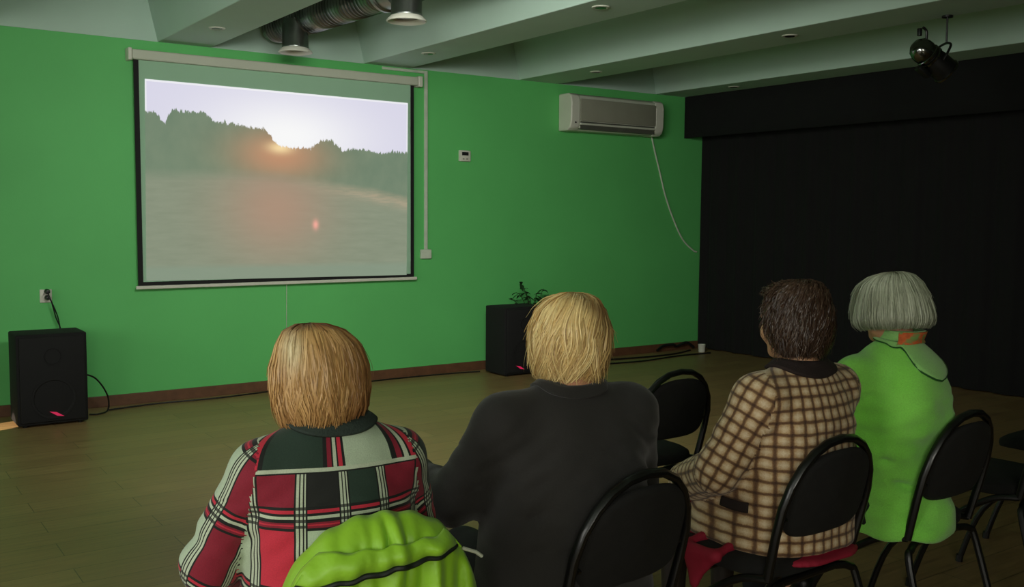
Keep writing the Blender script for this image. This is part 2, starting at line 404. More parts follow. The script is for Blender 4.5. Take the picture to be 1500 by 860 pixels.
# black curtain on the right, hung in folds, with a pelmet in front
def cur(u, v):
    y = 7.975 - u * 10.6; z = .012 + v * 2.75
    a = .022 * math.sin(y * 21 + .6 * math.sin(y * 3)) + .01 * math.sin(y * 47 + 2)
    return (8.215 + a * (1 - .35 * v), y, z)
c = MB().grid(cur, 620, 12).build('stage_curtain', M['black_cloth'], None, True, sharp=0)
tag(c, 'long black stage curtain hanging from the ceiling along the right side of the room', 'curtain')
pel = MB().grid(lambda u, v: (7.925 + .008 * math.sin(u * 160), 7.975 - u * 10.6, 2.385 + v * .452), 400, 4)
c = pel.build('curtain_pelmet', M['valance'], None, True, sharp=0, solid=.006)
tag(c, 'black cloth pelmet across the top of the stage curtain, under the last beam', 'pelmet')

# ------------------------------------------------------------------ projection screen
s = empty('projection_screen', (3.22, WY - .05, .92), 0, 'wall-hung pull-down projection screen showing trees, a field and a low sun', 'screen')
def L(o, x, y, z): return (x - o.location.x, y - o.location.y, z - o.location.z)
def lbox(mb, o, x0, x1, y0, y1, z0, z1):
    lx, ly, lz = o.location; return mb.box(x0 - lx, x1 - lx, y0 - ly, y1 - ly, z0 - lz, z1 - lz)
Y0 = WY - .05
lbox(MB(), s, 1.975, 4.475, Y0 - .045, WY, 2.68, 2.755).build('screen_case', M['case'], s, bevel=.01)
for xa, xb in ((1.945, 1.975), (4.475, 4.52)): lbox(MB(), s, xa, xb, Y0 - .05, WY, 2.67, 2.765).build('end_cap', M['white_plastic'], s, bevel=.008)
fb = MB(); lbox(fb, s, 2.03, 4.415, Y0 - .002, Y0 + .002, .965, 2.69); fb.build('screen_fabric', M['screen_fabric'], s)
for xa, xb, zt in ((1.992, 2.03, 2.69), (4.415, 4.449, 2.69), (2.03, 4.415, .965)): lbox(MB(), s, xa, xb, Y0 - .003, Y0 + .003, .935, zt).build('black_border', M['dark'], s)
wb = MB(); lbox(wb, s, 1.975, 4.48, Y0 - .012, Y0 + .012, .908, .935); wb.build('bottom_bar', M['white_plastic'], s, bevel=.006)
me = bpy.data.meshes.new('projected_picture')
q = [L(s, 2.052, Y0 - .005, .972), L(s, 4.372, Y0 - .005, .955), L(s, 4.386, Y0 - .005, 2.519), L(s, 2.074, Y0 - .005, 2.54)]
nu = 8
vs = []; uvs = []
for j in range(nu + 1):
    for i in range(nu + 1):
        a, b = i / nu, j / nu
        p = (Vector(q[0]) * (1 - a) + Vector(q[1]) * a) * (1 - b) + (Vector(q[3]) * (1 - a) + Vector(q[2]) * a) * b
        vs.append(p); uvs.append((a, b))
fs = [(j * (nu + 1) + i, j * (nu + 1) + i + 1, (j + 1) * (nu + 1) + i + 1, (j + 1) * (nu + 1) + i) for j in range(nu) for i in range(nu)]
me.from_pydata(vs, [], fs); ul = me.uv_layers.new(name='UVMap')
for l in me.loops: ul.data[l.index].uv = uvs[l.vertex_index]
children_mesh('projected_picture', me, M['picture'], s, False)
pc = MB().tube([(0, .02, -.01), (.003, .035, -.2), (.0, .035, -.4)], .003, 6); pc.build('pull_cord', M['cable_white'], s, True)

# conduit right of the screen
e = empty('cable_conduit', (4.6, WY, 1.15), 0, 'thin white cable conduit running down the wall right of the projection screen', 'conduit')
b = MB(); b.rbox(-.016, .016, -.02, 0, .03, 1.68, .003, 1); b.build('upright_channel', M['cable_white'], e)
b = MB(); b.rbox(-.45, .016, -.018, 0, 1.655, 1.68, .003, 1); b.build('top_channel', M['cable_white'], e)
b = MB(); b.rbox(-.06, .05, -.035, 0, -.05, .035, .006, 2); b.build('junction_box', M['cable_white'], e)

# thermostat
e = empty('wall_thermostat', (5.022, WY, 2.07), 0, 'small square white thermostat with dark display on the green wall', 'thermostat')
MB().rbox(-.062, .062, -.028, 0, -.052, .052, .006, 2).build('housing', M['white_plastic'], e, True)
MB().rbox(-.036, .036, -.031, -.02, .004, .036, .002, 1).build('display', M['dark'], e)
for xa in (-.03, .01): MB().rbox(xa, xa + .02, -.031, -.02, -.035, -.022, .002, 1).build('button', M['ac_front'], e)

# outlet, plug and cord above the left speaker
e = empty('wall_outlet', (1.335, WY, .88), 0, 'white wall outlet with a black plug above the left loudspeaker', 'outlet')
MB().rbox(-.042, .042, -.012, 0, -.05, .05, .005, 2).build('cover_plate', M['white_plastic'], e, True)
MB().lathe([(.03, 0), (.032, .012), (.026, .014), (.024, .006), (.001, .006)], 24, Matrix.Translation((0, -.01, 0)) @ Matrix.Rotation(PI / 2, 4, 'X')).build('socket', M['white_plastic'], e, True)
e2 = empty('power_cord', (1.34, WY - .02, .9), 0, 'black plug and doubled power cord dropping behind the left loudspeaker', 'cord')
MB().lathe([(.001, .055), (.014, .053), (.02, .03), (.02, 0), (.001, 0)], 16, Matrix.Translation((.0, 0, .015)) @ Matrix.Rotation(PI / 2, 4, 'X')).build('plug', M['black_plastic'], e2, True)
pg = MB(); pg.lathe([(.001, .05), (.012, .048), (.018, .03), (.018, 0), (.001, 0)], 16, Matrix.Translation((.0, 0, -.03)) @ Matrix.Rotation(PI / 2, 4, 'X')); pg.build('plug', M['black_plastic'], e2, True)
for dx in (0, .022):
    MB().tube(catmull([(0, -.05, 0 - dx), (.02, -.06, -.06), (.05 + dx * .6, -.045, -.18), (.085 + dx * 2 - .05 * (dx > 0), -.04, -.3), (.06 + dx, -.05, -.5)]), .005, 6).build('cord', M['cable_black'], e2, True)

# ------------------------------------------------------------------ loudspeakers
def speaker(loc, rz, w, d, h, label, bx, bz):
    e = empty('loudspeaker', loc, rz, label, 'speaker', 'black loudspeakers on the floor')
    b = MB(); b.rbox(-w / 2, w / 2, .012, d, .015, h, .012, 3); b.build('cabinet', M['black_cabinet'], e, True)
    b = MB(); b.rbox(-w / 2 + .018, w / 2 - .018, -.004, .02, .035, h - .02, .008, 2); b.build('grille', M['grille'], e, True)
    mt = Matrix.Rotation(PI / 2, 4, 'X')
    for (r, z) in ((.145, .2), (.06, .5)):
        b = MB(); b.lathe([(r * .3, -.002), (r * .86, .002), (r * .9, .008), (r, .008), (r, 0)], 36, Matrix.Translation((0, -.002, z * h / .66)) @ mt)
        b.build('driver_ring', M['grille'], e, True)
    MB().prism([(bx - .05, bz + .022), (bx - .005, bz + .014), (bx + .045, bz - .018), (bx, bz - .012)], 'y', -.012, -.003).build('red_badge', M['red_led'], e, True)
    for sx in (-1, 1):
        for fy in (.05, d - .05): MB().lathe([(.016, 0), (.02, .016)], 14, Matrix.Translation((sx * (w / 2 - .05), fy, 0))).build('foot', M['black_plastic'], e, True)
    return e
speaker((1.275, 7.44, 0), 0, .46, .34, .655, 'black floor loudspeaker below the wall outlet, left of the screen', .02, .085)
speaker((5.375, 7.45, 0), 0, .45, .345, .65, 'black floor loudspeaker by the potted plant, partly hidden by the blonde woman', -.06, .08)

def cable(pts, label, r=.006, name='floor_cable', mat='cable_black', k=6, group=None):
    o = MB().tube(catmull(pts, k), r, 8).build(name, M[mat], None, True); tag(o, label, 'cable', group); return o
cable([(1.5, 7.62, .33), (1.60, 7.64, .28), (1.69, 7.70, .14), (1.70, 7.74, .02), (1.62, 7.68, .007), (1.56, 7.70, .007)], 'black cable curving down from the right side of the left loudspeaker')
cable([(1.72, 7.80, .007), (2.1, 7.86, .007), (2.6, 7.84, .007), (3.1, 7.90, .007), (3.7, 7.88, .007), (4.3, 7.91, .007), (4.9, 7.88, .007), (5.12, 7.84, .007)], 'thin black cable lying along the baseboard below the projection screen')
cable([(5.68, 7.74, .009), (6.2, 7.84, .009), (6.7, 7.76, .009), (7.2, 7.70, .009), (7.6, 7.72, .009), (7.95, 7.84, .009)], 'black cable on the floor between the right loudspeaker and the curtain', .009)
cable([(5.72, 7.60, .009), (6.3, 7.58, .009), (6.9, 7.50, .009), (7.5, 7.58, .009), (7.98, 7.56, .009)], 'black cable on the floor nearer the chairs, ending at the curtain', .008)
cable([(7.5, 7.90, .03), (7.62, 7.93, .07), (7.75, 7.90, .08), (7.82, 7.93, .05), (7.95, 7.90, .09), (8.05, 7.88, .03)], 'tangled black cable loop heaped in the corner by the curtain', .014)
cable([(7.425, 7.975, 2.385), (7.49, 7.98, 2.2), (7.557, 7.98, 2.014), (7.65, 7.98, 1.75), (7.779, 7.98, 1.49), (7.93, 7.98, 1.26), (8.089, 7.975, 1.134), (8.15, 7.97, 1.11)], 'thin white cable curving down the wall from the air conditioner', .009, 'drain_hose', 'cable_white')
e = MB().lathe([(.032, 0), (.036, .004), (.042, .085), (.044, .088), (.041, .088), (.034, .008), (.001, .008)], 24, Matrix.Translation((7.99, 7.70, 0))).build('plastic_cup', M['white_plastic'], None, True)
tag(e, 'small white plastic cup on the floor at the foot of the curtain', 'cup')

# ------------------------------------------------------------------ air conditioner
e = empty('air_conditioner', (6.79, WY, 2.37), 0, 'long white wall-mounted air conditioner high on the green wall near the curtain', 'air conditioner')
prof = [(0, 0), (-.14, .0), (-.185, .03), (-.205, .09), (-.21, .28), (-.19, .345), (-.15, .365), (0, .365)]
b = MB(); b.prism(prof, 'x', -.58, .57); b.build('body', M['ac_plastic'], e, True, bevel=.006)
for xa, xb in ((-.635, -.52), (.51, .63)): MB().prism([(p[0] * 1.02 - .003 if p[0] else 0, p[1] * 1.02 - .004) for p in prof], 'x', xa, xb).build('side_panel', M['white_plastic'], e, True, bevel=.012)
b = MB(); b.rbox(-.515, .505, -.222, -.19, .095, .315, .006, 2); b.build('front_panel', M['ac_front'], e, True)
MB().rbox(-.515, .505, -.216, -.17, .055, .075, .003, 1).build('air_flap', M['ac_plastic'], e); MB().rbox(-.515, .505, -.2, -.15, .022, .045, .003, 1).build('air_flap', M['ac_plastic'], e)
MB().box(-.51, .5, -.206, -.15, .012, .09).build('outlet_slot', M['ac_slot'], e)
MB().lathe([(.001, .004), (.009, .003), (.009, 0)], 16, Matrix.Translation((-.58, -.214, .075)) @ Matrix.Rotation(PI / 2, 4, 'X')).build('indicator', M['dark'], e)

# ------------------------------------------------------------------ ventilation duct
e = empty('ventilation_duct', (3.185, 6.8, 3.035), math.radians(3.4), 'round spiral metal ventilation duct under the ceiling with two downward outlets', 'duct')
b = MB()
def ductprof(y0, y1, R, step=.05):
    p = []; y = y0; n = int((y1 - y0) / step)
    for i in range(n):
        t = y0 + (y1 - y0) * i / n; p += [(R, t), (R + .008, t + step * .25), (R, t + step * .5)]
    return [(.001, y0)] + p + [(R, y1), (.001, y1)]
mty = Matrix.Rotation(-PI / 2, 4, 'X')
b.lathe(ductprof(-6.0, 1.1, .122), 36, mty @ Matrix.Identity(4), caps=False); b.build('spiral_pipe', M['duct'], e, True, sharp=60)
for yy in (-.75, -2.2):
    MB().lathe([(.124, yy - .11), (.144, yy - .1), (.144, yy - .07), (.131, yy - .06), (.131, yy + .06), (.144, yy + .07), (.144, yy + .1), (.124, yy + .11)], 36, mty, caps=False).build('coupling_collar', M['duct_smooth'], e, True)
for dy in (.57, -1.05):
    MB().lathe([(.101, -.02), (.101, -.22), (.104, -.225), (.104, -.235), (.101, -.24)], 36, Matrix.Translation((-.08, dy, 0))).build('outlet_drop', M['duct_smooth'], e, True)
    MB().lathe([(.1, -.234), (.13, -.262), (.132, -.27), (.127, -.274), (.088, -.262), (.078, -.25)], 36, Matrix.Translation((-.08, dy, 0)), caps=False).build('outlet_rim', M['white_plastic'], e, True)
    MB().lathe([(.001, -.25), (.082, -.25), (.086, -.244)], 30, Matrix.Translation((-.08, dy, 0)), caps=False).build('outlet_disc', M['lens'], e, True)

# ------------------------------------------------------------------ stage lamp
SX, SY, SZ = 6.03, 3.80, 2.555
e = empty('stage_spotlight', (SX, SY, SZ), 0, 'small chrome and black stage spotlight hanging from a beam before the black curtain', 'spotlight')
ax = Vector((.66, -.30, -.52)).normalized()  # aims right and down
rot = ax.to_track_quat('Z', 'Y').to_matrix().to_4x4()
b = MB(); b.lathe([(.001, -.165), (.04, -.158), (.066, -.135), (.078, -.1), (.08, -.07), (.074, -.04)], 30, rot, caps=False); b.build('rear_dome', M['chrome'], e, True)
MB().lathe([(.078, -.05), (.083, -.045), (.083, -.032), (.077, -.028)], 30, rot, caps=False).build('chrome_ring', M['chrome'], e, True)
b = MB(); b.lathe([(.077, -.02), (.084, -.015), (.084, -.003), (.078, 0)], 30, rot, caps=False); b.build('chrome_ring', M['chrome'], e, True)
b = MB(); b.lathe([(.074, -.04), (.076, 0), (.082, .03), (.084, .13), (.078, .13), (.074, .05)], 30, rot, caps=False); b.build('barrel', M['lamp_black'], e, True)
b = MB(); b.lathe([(.084, .125), (.092, .128), (.092, .14), (.082, .142)], 30, rot, caps=False); b.build('front_ring', M['chrome'], e, True)
b = MB(); b.lathe([(.001, .11), (.05, .108), (.078, .1)], 30, rot, caps=False); b.build('lens', M['lens'], e, True)
b = MB(); b.rbox(-.03, .03, -.12, -.09, -.05, .05, .006, 2, rot); b.build('transformer', M['lamp_black'], e, True)
b = MB()
yk = [rot @ Vector((sx * .09, 0, z)) for sx, z in ((-1, .04), (-1, -.0))]
b.tube(catmull([rot @ Vector((-.088, 0, .03)), rot @ Vector((-.1, .05, .02)), rot @ Vector((-.07, .12, .02)), rot @ Vector((0, .145, .02)), rot @ Vector((.07, .12, .02)), rot @ Vector((.1, .05, .02)), rot @ Vector((.088, 0, .03))]), .008, 8)
b.build('yoke', M['lamp_black'], e, True)
top = rot @ Vector((0, .145, .02))
MB().tube([top, (top.x, top.y, HG - SZ)], .006, 8).build('hanger_rod', M['lamp_black'], e, True); MB().lathe([(.035, HG - SZ - .012), (.035, HG - SZ)], 20, Matrix.Translation((top.x, top.y, 0))).build('ceiling_plate', M['lamp_black'], e, True)
b = MB(); b.tube(catmull([rot @ Vector((0, .06, -.1)), rot @ Vector((0, .1, -.13)) + Vector((0, 0, .02)), rot @ Vector((0, .08, -.15)) + Vector((0, 0, .05))]), .009, 8); b.build('cable_loop', M['lamp_black'], e, True); MB().rbox(-.012, .012, -.012, .012, .075, .125, .003, 2, Matrix.Translation(rot @ Vector((0, .0, -.12)))).build('clamp_knob', M['lamp_black'], e, True)

# ------------------------------------------------------------------ potted plant behind the second speaker
e = empty('potted_plant', (5.76, 7.83, 0), 0, 'dark leafy potted plant against the wall behind the right loudspeaker', 'plant')
MB().lathe([(.09, 0), (.115, .2), (.125, .205), (.125, .235), (.112, .235), (.1, .2), (.001, .2)], 28).build('pot', M['pot'], e, True)
MB().lathe([(.001, .212), (.108, .205)], 24, caps=False).build('soil', M['soil'], e)
st = MB(); lf = MB(); rr = random.Random(4)
tips = [(-.34, -.05, .70), (-.27, -.06, .76), (-.22, -.05, .84), (-.16, -.04, .77), (-.1, -.03, .72), (-.3, -.08, .66), (.02, 0, .74), (.1, -.02, .78), (.16, -.05, .72), (.22, -.04, .66), (.12, -.06, .68), (-.05, -.06, .70), (.06, -.1, .60), (-.36, -.09, .62)]
for tx, ty, tz in tips:
    pts = catmull([(0, 0, .2), (tx * .25, ty * .3, .2 + (tz - .2) * .5), (tx * .7, ty * .7, tz - .05), (tx, ty, tz)], 5)
    st.tube(pts, .0035, 5)
    for k in range(9):
        p = pts[6 + k] if 6 + k < len(pts) else pts[-1]
        az = rr.uniform(0, 2 * PI); ln = rr.uniform(.05, .085); wd = ln * .42; tilt = rr.uniform(-.3, .6)
        d = Vector((math.cos(az), math.sin(az) * .45, tilt)).normalized(); sd = d.cross(Vector((0, 0, 1))).normalized(); up = sd.cross(d)
        if p.y + d.y * ln > .13: d.y *= -1
        vs = []
        for i in range(5):
            t = i / 4; w = wd * math.sin(PI * min(1, t * .92 + .08)) ** .8 * .5
            c = p + d * ln * t - Vector((0, 0, 1)) * (.025 * t * t); vs += [c - sd * w + up * w * .3, c, c + sd * w + up * w * .3]
        lf.add(vs, [(i * 3 + j, i * 3 + j + 1, i * 3 + j + 4, i * 3 + j + 3) for i in range(4) for j in range(2)])
st.build('stems', M['stem'], e, True); lf.build('foliage', M['leaf'], e, True)

# ------------------------------------------------------------------ chairs
def arch_pts(w, ztop, zbase, y0, ytop, n=13, sq=2.25):
    """rounded back-frame outline: superellipse dome over straight legs"""
    out = []
    zc = ztop - .27
    for i in range(5): out.append((-1, zbase + (zc - zbase) * i / 5))
    for i in range(n):
        a = PI - PI * i / (n - 1); c, s_ = math.cos(a), math.sin(a)
        out.append((math.copysign(abs(c) ** (2 / sq), c), zc + .27 * abs(s_) ** (2 / sq)))
    for i in range(5): out.append((1, zc - (zc - zbase) * (i + 1) / 5))
    res = []
    for x, z in out:
        t = (z - zbase) / (ztop - zbase)
        ww = w * (.92 + .08 * min(1, t * 1.6))
        res.append(Vector((x * ww, y0 + (ytop - y0) * t - .0 * t, z)))
    return res

def make_chair(loc, rz, label, group='black padded stacking chairs'):
    e = empty('stacking_chair', loc, rz, label, 'chair', group)
    fr = arch_pts(.215, .862, .45, -.165, -.262)
    MB().tube(fr, .0125, 10, flat=1.15).build('back_frame', M['chair_metal'], e, True)
    # front legs go on from the back frame, under the seat to the front
    for sx in (-1, 1):
        p0 = Vector((sx * .215 * .92, -.165, .452))
        l1 = MB().tube(catmull([p0, (sx * .212, -.05, .42), (sx * .22, .14, .26), (sx * .225, .235, .012)], 5), .0125, 10).build('leg', M['chair_metal'], e, True)
        l2 = MB().tube(catmull([(sx * .13, -.16, .425), (sx * .19, -.175, .415), (sx * .218, -.19, .36), (sx * .232, -.29, .012)], 5), .0125, 10).build('leg', M['chair_metal'], e, True)
        MB().tube([(sx * .225, .233, .03), (sx * .225, .236, 0)], .0155, 10).build('foot_cap', M['black_plastic'], l1, True)
        MB().tube([(sx * .232, -.286, .03), (sx * .232, -.291, 0)], .0155, 10).build('foot_cap', M['black_plastic'], l2, True)
    MB().tube([(-.14, -.16, .425), (.14, -.16, .425)], .0125, 10).build('crossbar', M['chair_metal'], e, True)
    MB().tube([(-.2, .06, .425), (.2, .06, .425)], .009, 8).build('crossbar', M['chair_metal'], e, True)
    # seat: rounded trapezoid cushion
    def seat(u, v):
        a = 2 * PI * u; c, s_ = math.cos(a), math.sin(a)
        x = math.copysign(abs(c) ** .55, c) * (.225 + .01 * s_); y = math.copysign(abs(s_) ** .6, s_) * .215 + .03
        pr = [(0, .446), (.9, .444), (.985, .45), (1, .464), (.985, .48), (.9, .492), (.5, .496), (0, .497)]
        k, z = pr[int(round(v * 7))]
        return (x * k, y * k + .03 * (1 - k), z - .012 * max(0, y - .15) / .1 * k)
    MB().grid(seat, 40, 8, True).build('seat', M['chair_fabric'], e, True, sharp=50)
    # back pad: arched cushion hung inside the frame
    def pad(u, v):
        a = 2 * PI * u; c, s_ = math.cos(a), math.sin(a)
        x = math.copysign(abs(c) ** (.8 if s_ > 0 else .5), c) * .188
        z = .70 + (math.copysign(abs(s_) ** .9, s_) * .138 if s_ > 0 else math.copysign(abs(s_) ** .45, s_) * .125)
        pr = [(0, -.02), (.85, -.018), (.96, -.012), (1, 0), (.96, .012), (.85, .018), (0, .024)]
        k, dy = pr[int(round(v * 6))]
        zz = .695 + (z - .70) * k; t = (zz - .45) / .422
        return (x * k, -.165 - .097 * t + .004 + dy - .10 * (x * k) ** 2 * 4 * .0 - .02 * (1 - (x * k / .188) ** 2), zz)
    MB().grid(pad, 48, 7, True).build('backrest', M['chair_fabric'], e, True, sharp=60)
    for sx in (-1, 1):
        t = (.64 - .45) / .422
        MB().tube([(sx * .19, -.165 - .097 * t, .64), (sx * .17, -.165 - .097 * t, .64)], .009, 8).build('bracket', M['chair_metal'], e, True); MB().tube([(sx * .178, -.165 - .097 * (.76 - .45) / .422, .755), (sx * .15, -.165 - .097 * (.76 - .45) / .422, .755)], .009, 8).build('bracket', M['chair_metal'], e, True)
    return e
R = math.radians
make_chair((.975, 2.05, 0), R(-10), 'black chair under the woman in red plaid, hidden behind the draped green jacket')
make_chair((1.635, 2.035, 0), R(5), 'black stacking chair holding the blonde woman in dark jacket')
make_chair((2.395, 2.015, 0), R(2), 'black stacking chair holding the woman in tan checked jacket')
make_chair((3.07, 2.01, 0), R(3), 'black stacking chair holding the grey-haired woman in lime coat')
make_chair((2.89, 3.16, 0), R(0), 'empty black stacking chair one row ahead, between dark jacket and tan check')
make_chair((3.84, 2.06, 0), R(6), 'empty black chair at the right edge of the photo, next to the lime coat')
make_chair((4.68, 2.2, 0), R(3), 'empty black chair in the dark, its legs just showing at the right edge')

# ------------------------------------------------------------------ implicit surfaces
def smoothstep(a, b, x): t = np.clip((x - a) / (b - a), 0, 1); return t * t * (3 - 2 * t)
def Rz(a): c, s_ = math.cos(a), math.sin(a); return np.array([[c, -s_, 0], [s_, c, 0], [0, 0, 1]])
def Rx(a): c, s_ = math.cos(a), math.sin(a); return np.array([[1, 0, 0], [0, c, -s_], [0, s_, c]])

def ell(c, r, Rm=None):
    c = np.array(c, float); r = np.array(r, float)
    def f(P):
        q = P - c
        if Rm is not None: q = q @ Rm
        k0 = np.linalg.norm(q / r, axis=1); k1 = np.linalg.norm(q / (r * r), axis=1) + 1e-9
        return k0 * (k0 - 1) / k1
    m = r.max(); f.box = (c - m, c + m); return f
def cap(a, b, ra, rb):
    a = np.array(a, float); b = np.array(b, float); ab = b - a; L2 = ab @ ab + 1e-12
    def f(P):
        h = np.clip(((P - a) @ ab) / L2, 0, 1); return np.linalg.norm(P - a - h[:, None] * ab, axis=1) - (ra + (rb - ra) * h)
    m = max(ra, rb); f.box = (np.minimum(a, b) - m, np.maximum(a, b) + m); return f
def loft(sec, ex=2.4):
    """stack of ovals: (z, cx, cy, rx, ry)"""
    S = np.array(sec, float); z0, z1 = S[0, 0], S[-1, 0]
    def f(P):
        z = np.clip(P[:, 2], z0, z1)
        cx, cy, rx, ry = [np.interp(z, S[:, 0], S[:, i]) for i in (1, 2, 3, 4)]
        k = ((np.abs(P[:, 0] - cx) / rx) ** ex + (np.abs(P[:, 1] - cy) / ry) ** ex) ** (1 / ex)
        d = (k - 1) * np.minimum(rx, ry)
        dz = np.maximum(z0 - P[:, 2], P[:, 2] - z1)
        return np.where(dz > 0, np.sqrt(np.maximum(d, 0) ** 2 + dz ** 2), np.maximum(d, dz))
    f.box = (np.array([(S[:, 1] - S[:, 3]).min(), (S[:, 2] - S[:, 4]).min(), z0]), np.array([(S[:, 1] + S[:, 3]).max(), (S[:, 2] + S[:, 4]).max(), z1]))
    return f

class Shape:
    def __init__(s): s.p = []
    def add(s, f, k=.02, g=0): s.p.append((f, k, g, 'u')); return s
    def sub(s, f, k=.008): s.p.append((f, k, 0, 's')); return s
    @staticmethod
    def comb(D, d, k, op):
        if op == 's': d = -d; h = np.clip(.5 - .5 * (d - D) / k, 0, 1); return d * h + D * (1 - h) + k * h * (1 - h) if False else np.maximum(D, d) + (np.maximum(k - np.abs(D - d), 0) ** 2) / (4 * k)
        return np.minimum(D, d) - (np.maximum(k - np.abs(D - d), 0) ** 2) / (4 * k)
    def ev(s, P):
        D = np.full(len(P), 1.0)
        for f, k, g, op in s.p: D = s.comb(D, f(P), k, op)
        return D
    def groups(s, P):
        best = np.full(len(P), 9.0); G = np.zeros(len(P), int)
        for f, k, g, op in s.p:
            if op == 'u':
                d = f(P); m = d < best; best[m] = d[m]; G[m] = g
        return G
    def grid(s, xs, ys, zs):
        D = np.full((len(xs), len(ys), len(zs)), 1.0)
        for f, k, g, op in s.p:
            lo, hi = f.box; mg = .05 + k
            ix = np.where((xs > lo[0] - mg) & (xs < hi[0] + mg))[0]; iy = np.where((ys > lo[1] - mg) & (ys < hi[1] + mg))[0]; iz = np.where((zs > lo[2] - mg) & (zs < hi[2] + mg))[0]
            if len(ix) * len(iy) * len(iz) == 0: continue
            sl = (slice(ix[0], ix[-1] + 1), slice(iy[0], iy[-1] + 1), slice(iz[0], iz[-1] + 1))
            X, Y, Z = np.meshgrid(xs[sl[0]], ys[sl[1]], zs[sl[2]], indexing='ij')
            d = f(np.stack([X.ravel(), Y.ravel(), Z.ravel()], 1)).reshape(X.shape)
            D[sl] = s.comb(D[sl], d, k, op)
        return D
    def project(s, P, off, it=12):
        P = np.array(P, float)
        for _ in range(it):
            e = 2e-3; d = s.ev(P); G = np.stack([s.ev(P + np.eye(3)[i] * e) - s.ev(P - np.eye(3)[i] * e) for i in range(3)], 1) / (2 * e)
            G /= (np.linalg.norm(G, axis=1)[:, None] + 1e-9); P = P - (d - off)[:, None] * G
        return P

def surface_nets(xs, ys, zs, D):
    nx, ny, nz = D.shape; S = D < 0
    C = [(i, j, k) for i in (0, 1) for j in (0, 1) for k in (0, 1)]
    sl = lambda i, n: slice(i, n - 1 + i)
    cnt = sum(S[sl(i, nx), sl(j, ny), sl(k, nz)].astype(int) for i, j, k in C)
    act = (cnt > 0) & (cnt < 8); idx = np.full(act.shape, -1); cells = np.argwhere(act); idx[act] = np.arange(len(cells))
    acc = np.zeros((len(cells), 3)); num = np.zeros(len(cells))
    A = [xs, ys, zs]
    for a in C:
        for ax in range(3):
            if a[ax]: continue
            b = list(a); b[ax] = 1
            ca = cells + a; cb = cells + b
            da = D[ca[:, 0], ca[:, 1], ca[:, 2]]; db = D[cb[:, 0], cb[:, 1], cb[:, 2]]
            m = (da < 0) != (db < 0); t = np.where(m, da / np.where(m, da - db, 1), 0)
            pa = np.stack([A[q][ca[:, q]] for q in range(3)], 1); pb = np.stack([A[q][cb[:, q]] for q in range(3)], 1)
            acc += np.where(m[:, None], pa + (pb - pa) * t[:, None], 0); num += m
    V = acc / num[:, None]; F = []
    for ax in range(3):
        u, v = (ax + 1) % 3, (ax + 2) % 3
        s0 = [slice(None)] * 3; s1 = [slice(None)] * 3; s0[ax] = slice(0, -1); s1[ax] = slice(1, None)
        a, b = S[tuple(s0)], S[tuple(s1)]; E = np.argwhere(a != b)
        ok = (E[:, u] > 0) & (E[:, v] > 0) & (E[:, u] < D.shape[u] - 1) & (E[:, v] < D.shape[v] - 1); E = E[ok]
        fl = a[E[:, 0], E[:, 1], E[:, 2]]
        def cell(du, dv): c = E.copy(); c[:, u] -= du; c[:, v] -= dv; return idx[c[:, 0], c[:, 1], c[:, 2]]
        q = np.stack([cell(1, 1), cell(0, 1), cell(0, 0), cell(1, 0)], 1); q[~fl] = q[~fl][:, ::-1]; F.append(q)
    return V, np.concatenate(F)

def lap(V, F, n=1, lam=.5):
    E = np.concatenate([F[:, [0, 1]], F[:, [1, 2]], F[:, [2, 3]], F[:, [3, 0]]]); E = np.concatenate([E, E[:, ::-1]])
    for _ in range(n):
        s_ = np.zeros_like(V); c = np.zeros(len(V)); np.add.at(s_, E[:, 0], V[E[:, 1]]); np.add.at(c, E[:, 0], 1); V = V * (1 - lam) + lam * s_ / np.maximum(c, 1)[:, None]
    return V
def vnormals(V, F):
    n = np.cross(V[F[:, 2]] - V[F[:, 0]], V[F[:, 3]] - V[F[:, 1]]); N = np.zeros_like(V)
    for i in range(4): np.add.at(N, F[:, i], n)
    return N / (np.linalg.norm(N, axis=1)[:, None] + 1e-12)
def npmesh(name, V, F, mat, parent=None, uv=None, colr=None):
    me = bpy.data.meshes.new(name); nf = len(F); k = F.shape[1]
    me.vertices.add(len(V)); me.vertices.foreach_set('co', V.astype(np.float32).ravel())
    me.loops.add(nf * k); me.loops.foreach_set('vertex_index', F.astype(np.int32).ravel())
    me.polygons.add(nf); me.polygons.foreach_set('loop_start', np.arange(0, nf * k, k, dtype=np.int32))
    me.update(calc_edges=True)
    if uv is not None: me.uv_layers.new(name='UVMap').data.foreach_set('uv', uv.astype(np.float32).reshape(-1))
    if colr is not None:
        at = me.color_attributes.new('Col', 'FLOAT_COLOR', 'POINT'); at.data.foreach_set('color', np.concatenate([colr, np.ones((len(V), 1))], 1).astype(np.float32).ravel())
    me.validate()
    return children_mesh(name, me, mat, parent, True)
def nz3(P, sc, off=(0, 0, 0)): return np.array([mnoise.noise(Vector((p[0] * sc[0] + off[0], p[1] * sc[1] + off[1], p[2] * sc[2] + off[2]))) for p in P])
def axis(*segs):
    """segs: (start, end, step) joined"""
    out = []
    for a, b, st_ in segs:
        n = max(1, int(round((b - a) / st_))); out += list(a + (b - a) * np.arange(n) / n)
    out.append(segs[-1][1]); return np.array(out)

